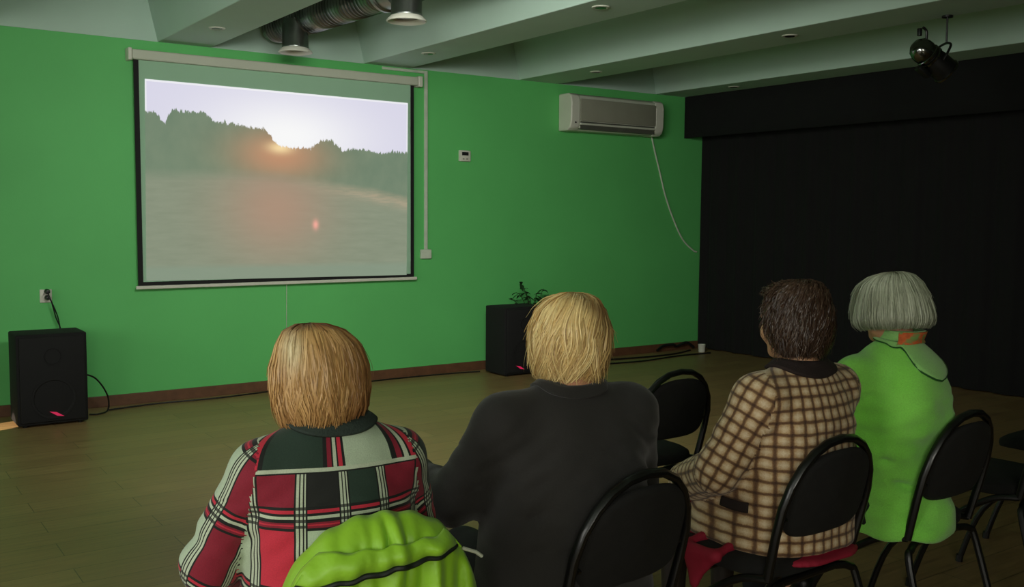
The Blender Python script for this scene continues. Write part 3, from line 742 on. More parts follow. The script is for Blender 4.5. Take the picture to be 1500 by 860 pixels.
# ------------------------------------------------------------------ people
def hand_prims(S, wrist, fwd, back, thumb_side, k=.004):
    """palm, four bent fingers and a thumb; fwd = finger direction, back = back-of-hand normal"""
    w = np.array(wrist, float); f = np.array(fwd, float); f /= np.linalg.norm(f); b = np.array(back, float); b -= f * (b @ f); b /= np.linalg.norm(b)
    s_ = np.cross(f, b) * thumb_side
    Rm = np.stack([s_, f, b], 1)
    S.add(cap(w - f * .03, w + f * .02, .026, .026), .01); S.add(ell(w + f * .05, (.041, .052, .016), Rm), .014)
    for i, (o, ln) in enumerate(((.03, .072), (.010, .082), (-.011, .076), (-.031, .060))):
        p = w + f * .088 + s_ * o - f * abs(o) * .25; d = f + s_ * o * 2.2; d /= np.linalg.norm(d)
        S.add(cap(p - d * .025, p, .009, .0092), .006)
        for j, (q, ang) in enumerate(((.42, .35), (.32, .9), (.26, 1.35))):
            dd = d * math.cos(ang) - b * math.sin(ang); p2 = p + dd * ln * q; S.add(cap(p, p2, .0088 - .0008 * j, .0082 - .0008 * j), k); p = p2
    p = w + f * .02 + s_ * .028 - b * .004; d = f * .62 + s_ * .75 - b * .2; d /= np.linalg.norm(d)
    p2 = p + d * .04; S.add(cap(p, p2, .013, .0105), .008); d2 = f * .9 + s_ * .25 - b * .25; d2 /= np.linalg.norm(d2); S.add(cap(p2, p2 + d2 * .034, .0102, .008), k)

def head_prims(S, H, Rm):
    def T(p): return H + Rm @ np.array(p, float)
    S.add(ell(T((0, -.015, .032)), (.074, .094, .086), Rm), .02)
    S.add(ell(T((0, .018, -.04)), (.060, .070, .076), Rm), .03)
    S.add(ell(T((0, .062, -.094)), (.026, .02, .018), Rm), .02)
    for sx in (-1, 1):
        S.add(ell(T((sx * .038, .055, -.035)), (.026, .026, .028), Rm), .02)
        S.add(cap(T((sx * .052, .01, -.075)), T((sx * .012, .062, -.1)), .018, .014), .02)
        S.add(cap(T((sx * .012, .084, .016)), T((sx * .046, .07, .016)), .008, .008), .012)
    S.sub(ell(T((.031, .093, -.004)), (.016, .012, .011), Rm), .01); S.sub(ell(T((-.031, .093, -.004)), (.016, .012, .011), Rm), .01)
    S.add(cap(T((0, .084, .002)), T((0, .106, -.032)), .007, .0105), .01)
    for sx in (-1, 1): S.add(ell(T((sx * .010, .098, -.036)), (.008, .010, .007), Rm), .006)
    S.add(ell(T((0, .084, -.060)), (.024, .012, .006), Rm), .006); S.add(ell(T((0, .083, -.071)), (.021, .012, .007), Rm), .006)
    for sx in (-1, 1):
        S.add(ell(T((sx * .074, -.008, -.012)), (.009, .019, .031), Rm @ Rz(-sx * .35)), .006); S.sub(ell(T((sx * .086, -.004, -.008)), (.006, .009, .016), Rm), .004)

def person(d):
    root = empty('person', d['loc'], R(d['rz']), d['label'], 'person')
    H = np.array(d['head'], float); Rm = Rz(R(d.get('hz', 0))) @ Rx(R(d.get('hx', -6)))
    el, wr = d['elbow'], d['wrist']; bw = d.get('bulk', 1.0); shz = d.get('shz', .975); shx = d.get('shx', .17)
    neck = np.array((H[0] * .6, H[1] - .055, shz + .06))
    # ---- body: one continuous surface
    B = Shape(); head_prims(B, H, Rm)
    B.add(cap(neck - [0, .0, .03], H + Rm @ np.array((0, -.025, -.06)), .058, .052), .03)
    B.add(loft([(.5, 0, 0, .15, .11), (.62, 0, 0, .14, .10), (.8, 0, 0, .135, .09), (shz - .05, 0, -.005, .15, .08), (shz + .02, 0, -.01, .11, .06), (shz + .06, 0, neck[1], .055, .05)]), .04)
    for i, sx in enumerate((-1, 1)):
        S0 = np.array((sx * shx, -.01, shz - .02)); E = np.array(el[i], float); Wp = np.array(wr[i], float)
        B.add(cap(S0, E, .048, .038), .03); B.add(cap(E, Wp, .037, .025), .02)
        f = Wp - E; f /= np.linalg.norm(f); f = f + np.array((-sx * .35, .25, -.15)); hand_prims(B, Wp + (Wp - E) / np.linalg.norm(Wp - E) * .01, f, (0, .1, 1), sx * -1)
        K = np.array((sx * .115, .40, .485)); A = np.array((sx * .12, .40, .1))
        B.add(cap((sx * .09, .02, .55), K, .078, .056), .03); B.add(cap(K, A, .052, .035), .03); B.add(ell(A + [0, .05, -.055], (.036, .10, .028)), .03)
    hx0 = min(wr[0][0], -.14) - .12; hx1 = max(wr[1][0], .14) + .12; hy = min(wr[0][1], wr[1][1]) - .06; hy1 = max(wr[0][1], wr[1][1]) + .16; hz0 = min(wr[0][2], wr[1][2]) - .13; hz1 = max(wr[0][2], wr[1][2]) + .06
    hfl, hfh = H[1] - .14, H[1] + .14
    hy = max(hy, hfh + .01)
    xs = axis((-.42, hx0, .02), (hx0, hx1, .0055), (hx1, .42, .02)); ys = axis((-.2, hfl, .02), (hfl, hfh, .0055), (hfh, hy, .015), (hy, hy1, .0055), (hy1, max(.62, hy1 + .04), .02))
    zs = axis((0, hz0, .02), (hz0, hz1, .0055), (hz1, H[2] - .15, .016), (H[2] - .15, H[2] + .15, .0055))
    V, F = surface_nets(xs, ys, zs, B.grid(xs, ys, zs)); V = lap(V, F, 1, .4)
    q = (V - H) @ Rm; skin = np.array(lin(d.get('skin', (206, 150, 118)))[:3]); c = np.tile(skin, (len(V), 1))
    lip = np.exp(-((q[:, 0] / .022) ** 4 + ((q[:, 2] + .066) / .0095) ** 4)) * (q[:, 1] > .07)
    c = c * (1 - lip[:, None] * .6) + np.array(lin((150, 60, 60))[:3]) * lip[:, None] * .6
    br = np.exp(-(((np.abs(q[:, 0]) - .031) / .017) ** 4 + ((q[:, 2] - .02) / .0035) ** 2)) * (q[:, 1] > .06); c = c * (1 - br[:, None] * .6)
    if d.get('tights'): c[V[:, 2] < .5] = np.array(lin(d['tights'])[:3])
    npmesh('body', V, F, M['skin'], root, colr=c)
    for sx in (-1, 1):
        p = H + Rm @ np.array((sx * .031, .0755, -.004)); mt = Matrix.Translation(p)
        eb = MB(); eb.m = 0; bm = bmesh.new(); bmesh.ops.create_uvsphere(bm, u_segments=16, v_segments=12, radius=.0118); eb.addbm(bm, mt)
        o = eb.build('eye', [M['eye'], M['iris']], root, True, sharp=0)
        fw = Vector(Rm @ np.array((0, 1, 0)))
        for f_ in o.data.polygons:
            if (f_.center - Vector(p)).normalized().dot(fw) > .88: f_.material_index = 1
    # ---- jacket
    J = Shape(); T = d['torso']
    J.add(loft(T), .03, 0)
    for i, sx in enumerate((-1, 1)):
        S0 = np.array((sx * shx, -.012, shz - .015 * 1)); E = np.array(el[i], float); Wp = np.array(wr[i], float); ra, re, rw = d.get('sleeve', (.066, .058, .045))
        J.add(cap((sx * .07, -.02, shz + .035), S0, .045, ra), .05, 0)
        J.add(cap(S0, E, ra, re), d.get('armk', .035), 1 + i); J.add(cap(E, Wp, re, rw), .02, 3 + i)
    for f_, k_ in d.get('extra', []): J.add(f_, k_, 0)
    for f_ in d.get('cut', []): J.sub(f_, .01)
    zb = T[0][0] - .03; xe = max(.4, abs(el[0][0]) + .1, abs(el[1][0]) + .1)
    ym = max(wr[0][1], wr[1][1]) + .08
    st_ = d.get('res', .0085)
    xs = np.arange(-xe, xe, st_); ys = np.arange(-.32, max(ym, .32), st_); zs = np.arange(zb, shz + .16, st_)
    V, F = surface_nets(xs, ys, zs, J.grid(xs, ys, zs)); V = lap(V, F, 2, .5); V0 = V.copy()
    G = J.groups(V); N = vnormals(V, F)
    for i in range(2):
        sx = (-1, 1)[i]; dp = (V[:, 0] * sx - (shx + .018)) + .16 * (V[:, 2] - (shz - .03)) + .12 * V[:, 1]; own = (V[:, 0] * sx > 0)
        G[own & (dp <= 0) & (G == 1 + i) & (V[:, 2] > shz - .28)] = 0; G[own & (dp > 0) & (G == 0) & (V[:, 2] > shz - .28)] = 1 + i
    # cloth folds: broad drapes on the body, rings on the sleeve bends
    sd = d.get('seed', 0) * 7.3; fa = d.get('fold', 1.0)
    disp = .010 * nz3(V, (7, 7, 3.0), (sd, 0, 0)) + .006 * nz3(V, (11, 11, 22), (0, sd, 0)) * (V[:, 2] < shz - .07)
    for i in range(2):
        E = np.array(el[i], float); dist = np.linalg.norm(V - E, axis=1)
        ring = np.sin(dist * 150 + 3 * nz3(V, (6, 6, 6), (sd, i, 0))); disp += .006 * ring * np.exp(-(dist / .085) ** 2) * (G > 0)
        # creases where the sleeve meets the body
        S0 = np.array(((-1, 1)[i] * shx * .9, -.05, shz - .12)); dist = np.linalg.norm((V - S0) * [1, 1, .8], axis=1)
        disp += .0035 * np.sin(V[:, 0] * 90 * (-1, 1)[i] + V[:, 2] * 110) * np.exp(-(dist / .09) ** 2)
    for (c0, dr, wd, am, ext) in d.get('creases', []):
        c0 = np.array(c0); dr = np.array(dr, float); dr /= np.linalg.norm(dr); qv = V - c0; al = qv @ dr; pe = np.linalg.norm(qv - al[:, None] * dr, axis=1)
        disp += am * np.exp(-(pe / wd) ** 2) * np.exp(-(al / ext) ** 2)
    disp *= fa * smoothstep(shz + .07, shz + .0, V[:, 2]); V = V + N * disp[:, None]
    # uv: torso wraps round the spine, sleeves wrap round the arm
    fg = np.zeros(len(F), int); Gf = G[F]
    for r_ in range(len(F)): pass
    fg = Gf[np.arange(len(F)), 0]
    uv = np.zeros((len(F), 4, 2)); P = V0[F]
    Rt = d.get('ruv', .17)
    th = np.arctan2(P[..., 0], -(P[..., 1] - .02)); thf = th.mean(1, keepdims=True)
    uvt = np.stack([P[..., 0] * .45 + th * Rt * .55 + d.get('uoff', 0), P[..., 2] + .25 * np.maximum(0, P[..., 2] - shz)], -1)
    uv[:] = uvt
    for g in (1, 2, 3, 4):
        i = (g - 1) % 2; sx = (-1, 1)[i]; S0 = np.array((sx * shx, -.012, shz)); E = np.array(el[i], float); Wp = np.array(wr[i], float)
        a, b_, base = (S0, E, 0) if g < 3 else (E, Wp, np.linalg.norm(E - S0))
        m = fg == g
        if not m.any(): continue
        ax_ = (b_ - a) / np.linalg.norm(b_ - a); q_ = P[m] - a; t_ = q_ @ ax_
        e1 = np.array((0., -1, 0)); e1 -= ax_ * (e1 @ ax_); e1 /= np.linalg.norm(e1) + 1e-9; e2 = np.cross(ax_, e1)
        x1 = q_ @ e1; x2 = q_ @ e2; an = np.arctan2(x2, x1); an = np.where(np.abs(an - an[:, :1]) > PI, an - 2 * PI * np.sign(an - an[:, :1]), an)
        uv[m] = np.stack([an * .062 + 2.0 + d.get('uarm', 0), -(t_ + base) + d.get('varm', .9)], -1)
    npmesh(d.get('top_name', 'jacket'), V, F, M[d['top']], root, uv=uv)
    # ---- skirt or trousers
    S = Shape()
    S.add(loft([(.475, 0, .03, .175, .15), (.55, 0, .01, .17, .14), (.66, 0, 0, .155, .125)]), .03)
    if d['lower'][0] == 'skirt':
        S.add(loft([(.47, 0, .20, .20, .24), (.52, 0, .20, .21, .24), (.585, 0, .17, .17, .2)], 3), .04)
        S.add(loft([(.39, 0, .41, .175, .10), (.45, 0, .40, .165, .09), (.56, 0, .37, .15, .08)], 2.6), .05)
        for f_ in d.get('skirt_extra', []): S.add(f_, .015)
    else:
        for sx in (-1, 1):
            K = (sx * .115, .40, .50); A = (sx * .12, .40, .12)
            S.add(cap((sx * .09, .02, .555), K, .092, .072), .04); S.add(cap(K, A, .068, .055), .03)
    xs = np.arange(-.36, .36, .012); ys = np.arange(-.24, .56, .012); zs = np.arange(.08, .72, .012)
    V, F = surface_nets(xs, ys, zs, S.grid(xs, ys, zs)); V = lap(V, F, 1, .5); N = vnormals(V, F); V += N * (.006 * nz3(V, (9, 6, 9), (sd, 2, 0)))[:, None]
    npmesh(d['lower'][0], V, F, M[d['lower'][1]], root)
    for sx in (-1, 1):
        S = Shape(); S.add(cap((sx * .12, .36, .05), (sx * .12, .36, .085), .042, .045), .02); S.add(ell((sx * .12, .46, .038), (.043, .10, .036)), .03); S.add(loft([(0, sx * .12, .43, .044, .13), (.018, sx * .12, .43, .045, .135)], 2.6), .006)
        xs = np.arange(sx * .12 - .07, sx * .12 + .07, .008); ys = np.arange(.27, .6, .008); zs = np.arange(-.02, .16, .008)
        V, F = surface_nets(xs, ys, zs, S.grid(xs, ys, zs)); npmesh('shoe', lap(V, F, 1), F, M['shoe'], root)
    return root, J, H, Rm, neck

def hair(root, H, Rm, d):
    """shell plus thousands of flat strands following it, as one mesh"""
    r = np.random.default_rng(d.get('seed', 1)); n = d.get('n', 4200); K = 15
    prof = np.array(d['prof'])  # rows: s, radial factor, z
    rx, ry = d['rx'], d['ry']; cy = d.get('cy', -.012); crown = np.array(d.get('crown', (0, -.03)))
    front = d.get('front', 62) ; fs = d.get('front_s', .42); soft = d.get('front_soft', 30)
    def smax(a):  # how far down the profile hair goes at azimuth a (0 = face)
        aa = np.abs((a + PI) % (2 * PI) - PI); return fs + (1 - fs) * smoothstep(R(front), R(front + soft), aa) + d.get('nape', 0) * np.exp(-((aa - PI) / .5) ** 2)
    pt = np.array(d.get('part', (0, 0)))
    def pos(a, s_, lift, sw=0):
        rho = np.interp(s_, prof[:, 0], prof[:, 1]); z = np.interp(s_, prof[:, 0], prof[:, 2])
        aa = a + sw
        w = 1 - smoothstep(0, .45, s_)
        x = np.sin(aa) * rx * rho; y = np.cos(aa) * ry * rho
        fl = 1 + d.get('backflat', 0) * (np.cos(aa) < 0) * np.abs(np.cos(aa)) ** 2
        P = np.stack([x + crown[0] * w, y * fl + cy + crown[1] * w, z], -1)
        # push out along the radial direction
        dirn = np.stack([np.sin(aa) * rho, np.cos(aa) * rho, np.clip((z - .0) / .12, -.3, 1)], -1); dirn /= np.linalg.norm(dirn, axis=-1, keepdims=True) + 1e-9
        return P + dirn * lift[..., None]
    # shell
    na, ns = 72, 26; A, S = np.meshgrid(np.linspace(0, 2 * PI, na, endpoint=False), np.linspace(0.0, 1, ns)); Ssc = S * smax(A)
    V = pos(A, Ssc, np.full(A.shape, -.012)).reshape(-1, 3)
    # close underneath, tucked inward
    Vin = V.reshape(ns, na, 3)[-1] * [.72, .72, 1]; Vin = np.concatenate([Vin, ]); V = np.concatenate([V, Vin + [0, 0, .008]])
    F = [(j * na + i, j * na + (i + 1) % na, (j + 1) * na + (i + 1) % na, (j + 1) * na + i) for j in range(ns) for i in range(na)]
    F = np.array(F); base = np.array(lin(d['col'])[:3])
    C = [np.tile(base * .45, (len(V), 1))]; VV = [V]; FF = [F]; nv = len(V)
    # strands
    a0 = r.uniform(0, 2 * PI, n); layer = r.random(n) ** .6
    cl = r.integers(0, d.get('clumps', 130), n); ca = r.uniform(0, 2 * PI, d.get('clumps', 130))
    a0 = ca[cl] + r.normal(0, .09, n)
    send = smax(a0) * (1 - r.random(n) * d.get('ragged', .06)) * np.where(r.random(n) < .35, r.uniform(.55, 1, n), 1)
    sstart = r.random(n) ** 1.3 * .55 * send * (r.random(n) < .6)
    t = np.linspace(0, 1, K)[None, :]; S = sstart[:, None] + (send - sstart)[:, None] * t
    clp = r.uniform(0, 100, d.get('clumps', 130))[cl]
    cwave = d.get('wave', .05); cf = d.get('wfreq', 9)
    sw = cwave * np.sin(S * cf + clp[:, None]) * S + (r.normal(0, .03, n))[:, None] * t + d.get('swirl', 0) * S
    lift = -.008 + .012 * layer[:, None] + d.get('puff', .004) * np.sin(S * cf * .8 + clp[:, None] * 1.7) * np.sqrt(S)
    flick = d.get('flick', 0) * (r.normal(0, 1, n))[:, None] * t ** 4; lift = lift + flick + .006 * np.clip(r.normal(0, 1, n), -1, 2)[:, None] * t ** 2 * d.get('loose', 1)
    A2 = a0[:, None] + 0 * S
    P = pos(A2, S, lift, sw)
    cu = d.get('curl', 0)
    if cu:
        ph = r.uniform(0, 6.28, n)[:, None] + clp[:, None]; fr = d.get('curlf', 5) * 2 * PI
        P = P + cu * np.stack([np.sin(t * fr + ph), np.cos(t * fr + ph), .8 * np.sin(t * fr * .9 + ph * 1.3)], -1) * np.minimum(1, t * 4)[..., None]
    tan = np.gradient(P, axis=1); out = P - np.array((0, cy, .0)); side = np.cross(tan, out); side /= np.linalg.norm(side, axis=-1, keepdims=True) + 1e-9
    outn = out / (np.linalg.norm(out, axis=-1, keepdims=True) + 1e-9); tilt = r.normal(0, .5, n)[:, None, None]; side = side + outn * tilt; side /= np.linalg.norm(side, axis=-1, keepdims=True)
    wd = d.get('width', .0026) * (1 - .75 * t ** 3)[..., None] * r.uniform(.6, 1.2, n)[:, None, None]
    Lf, Rt_ = P - side * wd, P + side * wd
    Vs = np.stack([Lf, Rt_], 2).reshape(-1, 3); ii = np.arange(n)[:, None] * K * 2 + np.arange(K - 1)[None, :] * 2; ii = ii.ravel() + nv
    Fs = np.stack([ii, ii + 1, ii + 3, ii + 2], 1)
    colf = d['colfn'](P, S, layer[:, None] + 0 * S, A2, r.random(n)[:, None] + 0 * S, (ca[cl] * 37 % 1)[:, None] + 0 * S)
    Cs = np.repeat(colf.reshape(-1, 3), 2, axis=0)
    VV.append(Vs); FF.append(Fs); C.append(Cs)
    V = np.concatenate(VV); V = V @ Rm.T + H
    return npmesh('hair', V, np.concatenate(FF), M['hair'], root, colr=np.concatenate(C))

def L3(c): return np.array(lin(c)[:3])
def blend(a, b, t): return a * (1 - t[..., None]) + b * t[..., None]

def collar(root, J, neck, d, mat, name='collar', n=72):
    """cloth band lying round the neck and over the shoulders; length varies with azimuth (0 = front)"""
    m = d.get('rows', 9); pts = []
    for j in range(m):
        v = j / (m - 1)
        for i in range(n + 1):
            a = R(d.get('a0', 20)) + (2 * PI - 2 * R(d.get('a0', 20))) * i / n
            Ln = d['len'](abs(a - PI) / PI) * v
            rr_ = d.get('r0', .062) + Ln; p = np.array((math.sin(a) * rr_ * d.get('wx', 1) + d.get('cx', 0), math.cos(a) * rr_ * .95 + neck[1] + .005, neck[2] + d.get('up', .02) - Ln * d.get('slope', .45)))
            pts.append(p)
    P = np.array(pts); off = d.get('off', .008); Q = J.project(P, off).reshape(m, n + 1, 3)
    for _ in range(3):
        Q[:, 1:-1] = .5 * Q[:, 1:-1] + .25 * (Q[:, :-2] + Q[:, 2:]); Q[1:-1] = .5 * Q[1:-1] + .25 * (Q[:-2] + Q[2:])
    Q = Q.reshape(-1, 3); dd = J.ev(Q); Q = np.where((dd < off)[:, None], J.project(Q, off, 4), Q)
    st = d.get('stand', .0)
    v = np.repeat(np.linspace(0, 1, m), n + 1); w = smoothstep(st, 0, v)[:, None] if st else np.zeros((len(P), 1))
    P = P * w + Q * (1 - w)
    F = np.array([(j * (n + 1) + i, j * (n + 1) + i + 1, (j + 1) * (n + 1) + i + 1, (j + 1) * (n + 1) + i) for j in range(m - 1) for i in range(n)])
    o = npmesh(name, P, F, M[mat], root); md = o.modifiers.new('s', 'SOLIDIFY'); md.thickness = d.get('th', .006); md.offset = 0
    return o, P.reshape(m, n + 1, 3)

# --- woman in the red, black and cream plaid jacket
p1 = person(dict(loc=(.905, 2.0, 0), rz=-10, hz=-9, hx=-6, head=(-.012, .035, 1.132), seed=1, res=.0055, fold=.75,
    label='woman in red, black and cream plaid jacket with strawberry-blonde bob, nearest the camera',
    elbow=((-.252, .06, .735), (.222, .07, .73)), wrist=((-.16, .27, .63), (.12, .28, .63)), shz=.965, shx=.152, uoff=.011, uarm=.02, varm=.99, armk=.02,
    torso=[(.47, 0, .0, .205, .16), (.6, 0, 0, .205, .155), (.75, 0, 0, .185, .14), (.88, 0, -.01, .18, .125), (.95, 0, -.012, .165, .105), (1.0, 0, -.015, .12, .08), (1.045, 0, -.015, .062, .06)],
    sleeve=(.064, .060, .048), top='big_plaid', lower=('trousers', 'trousers_green')))
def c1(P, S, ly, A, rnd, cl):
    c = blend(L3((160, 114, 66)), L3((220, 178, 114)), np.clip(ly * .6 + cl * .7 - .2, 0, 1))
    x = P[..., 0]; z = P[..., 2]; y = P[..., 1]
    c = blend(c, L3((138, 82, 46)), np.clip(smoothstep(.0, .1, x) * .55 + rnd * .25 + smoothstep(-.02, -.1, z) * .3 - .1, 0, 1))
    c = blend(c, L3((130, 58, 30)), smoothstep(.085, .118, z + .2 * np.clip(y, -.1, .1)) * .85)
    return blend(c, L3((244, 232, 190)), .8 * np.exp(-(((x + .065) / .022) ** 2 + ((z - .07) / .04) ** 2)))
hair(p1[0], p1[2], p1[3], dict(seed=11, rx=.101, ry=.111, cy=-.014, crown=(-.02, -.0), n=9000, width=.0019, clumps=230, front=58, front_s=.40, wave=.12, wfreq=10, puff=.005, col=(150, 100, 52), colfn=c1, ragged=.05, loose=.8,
     prof=[(0, 0, .122), (.08, .32, .120), (.2, .66, .106), (.33, .89, .076), (.48, 1.02, .028), (.62, 1.03, -.018), (.76, .96, -.056), (.88, .83, -.088), (.95, .70, -.106), (1.0, .54, -.116)]))
collar(p1[0], p1[1], p1[4], dict(len=lambda t: .03, r0=.063, up=.03, slope=.8, stand=.5, th=.008), 'collar_green')

# --- blonde woman in the charcoal jacket
p2 = person(dict(loc=(1.575, 2.0, 0), rz=-8, hz=-14, hx=-4, head=(.025, .035, 1.176), seed=2, fold=1.1,
    label='blonde woman in plain charcoal jacket with short tousled hair, second from left in the row',
    elbow=((-.285, .09, .765), (.255, .06, .74)), wrist=((-.30, .36, .775), (.16, .30, .66)), shz=.992, shx=.182,
    torso=[(.46, 0, .0, .24, .19), (.6, 0, 0, .24, .18), (.75, 0, 0, .225, .165), (.88, 0, -.01, .21, .145), (.96, 0, -.012, .19, .118), (1.015, 0, -.015, .135, .09), (1.065, 0, -.015, .066, .062)],
    sleeve=(.074, .070, .058), top='suit', lower=('trousers', 'trousers_dark'),
    creases=[((-.18, -.13, .75), (1, 0, .5), .012, -.012, .12), ((.05, -.17, .66), (1, 0, -.1), .010, -.012, .2), ((-.15, -.14, .68), (1, 0, .25), .01, -.01, .1)]))
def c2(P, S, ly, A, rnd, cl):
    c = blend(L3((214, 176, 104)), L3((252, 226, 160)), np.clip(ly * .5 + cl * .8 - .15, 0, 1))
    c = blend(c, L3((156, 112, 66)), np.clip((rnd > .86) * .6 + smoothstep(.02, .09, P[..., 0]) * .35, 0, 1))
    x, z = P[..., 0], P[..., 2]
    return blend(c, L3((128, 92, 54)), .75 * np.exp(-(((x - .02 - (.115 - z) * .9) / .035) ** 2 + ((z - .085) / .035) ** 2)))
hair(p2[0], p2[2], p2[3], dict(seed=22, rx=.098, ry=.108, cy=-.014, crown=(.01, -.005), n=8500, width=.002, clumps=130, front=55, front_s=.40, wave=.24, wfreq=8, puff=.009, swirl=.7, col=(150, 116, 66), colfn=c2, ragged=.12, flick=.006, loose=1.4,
     prof=[(0, 0, .120), (.08, .33, .117), (.2, .67, .102), (.33, .89, .072), (.5, 1.02, .025), (.65, 1.0, -.02), (.78, .89, -.055), (.9, .76, -.084), (1.0, .62, -.106)]))
collar(p2[0], p2[1], p2[4], dict(len=lambda t: .028, r0=.064, up=.018, slope=.9, stand=.4, th=.006, off=.004), 'suit')

# --- woman in the tan check jacket
p3 = person(dict(loc=(2.455, 1.965, 0), rz=-1, hz=-7, hx=-5, head=(.0, .03, 1.182), seed=3, fold=.9,
    label='dark-haired woman in tan checked jacket and crimson skirt, between charcoal jacket and lime coat',
    elbow=((-.275, .06, .735), (.20, .07, .74)), wrist=((-.17, .30, .635), (.10, .30, .635)), shz=.975, shx=.172, skin=(222, 170, 130), varm=.9,
    torso=[(.495, 0, .09, .235, .245), (.56, 0, .085, .235, .24), (.66, 0, .03, .225, .185), (.75, 0, 0, .205, .16), (.88, 0, -.01, .195, .14), (.96, 0, -.012, .18, .115), (1.01, 0, -.015, .135, .09), (1.055, 0, -.012, .066, .062)],
    sleeve=(.074, .070, .058), top='small_check', tights=(44, 36, 32), lower=('skirt', 'skirt_red'),
    skirt_extra=[cap((-.2, .04, .505), (-.305, .03, .49), .02, .013), cap((-.2, .15, .505), (-.305, .16, .49), .02, .013), cap((-.305, .02, .487), (-.305, .17, .487), .014, .014)] + [cap((-.305, .03 + .13 * k / 6, .485), (-.318, .10, .385), .015, .009) for k in range(7)] + [loft([(.468, 0, .0, .205, .175), (.485, 0, .0, .21, .18)])],
    creases=[((-.2, -.1, .80), (.2, .2, 1), .012, -.010, .1)]))
def c3(P, S, ly, A, rnd, cl):
    c = blend(L3((34, 22, 16)), L3((74, 52, 38)), np.clip(ly * .5 + cl * .6 - .1, 0, 1))
    return blend(c, L3((104, 86, 70)), np.clip((rnd > .8) * .55 + smoothstep(.06, .12, P[..., 2]) * .2, 0, 1))
hair(p3[0], p3[2], p3[3], dict(seed=33, rx=.096, ry=.112, cy=-.02, crown=(0, -.03), n=9500, clumps=220, front=66, front_s=.36, front_soft=26, wave=.12, wfreq=11, puff=.007, col=(44, 30, 22), colfn=c3, ragged=.2, curl=.006, curlf=3, loose=1.3, width=.0018,
     prof=[(0, 0, .121), (.08, .30, .119), (.2, .63, .107), (.33, .87, .085), (.5, 1.02, .035), (.65, 1.03, -.015), (.78, .95, -.055), (.9, .80, -.09), (1.0, .66, -.115)]))
collar(p3[0], p3[1], p3[4], dict(len=lambda t: .045, r0=.062, up=.032, slope=.8, stand=.4, th=.009), 'collar_dark')
# pocket flap on the left hip
Pk = np.array([[(-.32, .075 - .13 * u, .648 - .012 * u - .03 * v) for u in np.linspace(0, 1, 14)] for v in np.linspace(0, 1, 5)]).reshape(-1, 3)
ST = Shape(); ST.add(p3[1].p[0][0], .03); Pk = ST.project(Pk, .013); Fk = np.array([(j * 14 + i, j * 14 + i + 1, (j + 1) * 14 + i + 1, (j + 1) * 14 + i) for j in range(4) for i in range(13)])
o = npmesh('pocket_flap', Pk, Fk, M['collar_dark'], p3[0]); md = o.modifiers.new('s', 'SOLIDIFY'); md.thickness = .006; md.offset = 0

# --- grey-haired woman in the lime fleece coat
p4 = person(dict(loc=(2.97, 2.02, 0), rz=4, hz=-20, hx=-8, head=(-.022, -.035, 1.203), seed=4, fold=1.9,
    label='grey-haired woman in long lime green fleece coat, rightmost of the seated row',
    elbow=((-.20, .10, .74), (.26, .08, .74)), wrist=((-.10, .30, .65), (.14, .30, .65)), shz=.985, shx=.168, skin=(206, 150, 118),
    torso=[(.435, .035, .0, .19, .235), (.5, .035, .0, .19, .235), (.62, .02, -.0, .19, .205), (.72, .0, -.03, .20, .185), (.85, 0, -.055, .195, .195), (.94, 0, -.065, .18, .17), (1.02, 0, -.07, .13, .125), (1.085, -.01, -.065, .066, .065)],
    sleeve=(.07, .068, .052), top='lime_fleece', top_name='coat', lower=('trousers', 'trousers_dark'),
    creases=[((-.1, -.16, .80), (1, -.5, .55), .014, -.012, .13), ((-.08, -.17, .71), (1, -.4, .05), .012, -.012, .14), ((-.1, -.17, .62), (1, -.5, -.3), .012, -.01, .1), ((-.16, .02, .52), (0, .2, 1), .016, -.012, .12)]))
def c4(P, S, ly, A, rnd, cl):
    c = blend(L3((150, 158, 132)), L3((206, 212, 188)), np.clip(ly * .5 + cl * .6 - .05, 0, 1))
    c = blend(c, L3((160, 140, 110)), .5 * np.exp(-((P[..., 0] / .05) ** 2 + ((P[..., 1] + .03) / .05) ** 2)) * (P[..., 2] > .06))
    c = blend(c, L3((112, 118, 98)), np.clip((rnd > .85) * .6, 0, 1))
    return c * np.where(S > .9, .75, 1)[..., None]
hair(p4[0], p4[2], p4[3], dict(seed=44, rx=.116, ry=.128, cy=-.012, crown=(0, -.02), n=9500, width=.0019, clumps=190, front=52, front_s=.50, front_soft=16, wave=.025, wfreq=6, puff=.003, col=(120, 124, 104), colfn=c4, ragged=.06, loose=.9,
     prof=[(0, 0, .112), (.08, .28, .110), (.2, .58, .099), (.35, .83, .072), (.52, .97, .035), (.68, 1.05, -.005), (.82, 1.08, -.038), (.93, 1.02, -.062), (1.0, .86, -.078)]))
tri = lambda t: .03 + .135 * max(0, 1 - t * 1.9)
o, G4 = collar(p4[0], p4[1], p4[4], dict(len=tri, r0=.072, up=.085, cx=-.014, slope=.42, th=.008, off=.009, n=90, rows=14, stand=.12), 'lime_collar')
o.name = 'collar'
pp = MB().tube([Vector(p) + Vector((0, -.002, -.0005)) for p in G4[-1][::2]], .0035, 6); pp.build('piping', M['piping'], p4[0], True)
S4 = Shape()
collar(p4[0], p4[1], p4[4], dict(len=lambda t: .05 + .012 * math.sin(t * 9), r0=.079, up=.082, slope=.5, th=.005, off=.017, n=60, rows=8, stand=.2, cx=-.014, a0=112), 'scarf', 'scarf')

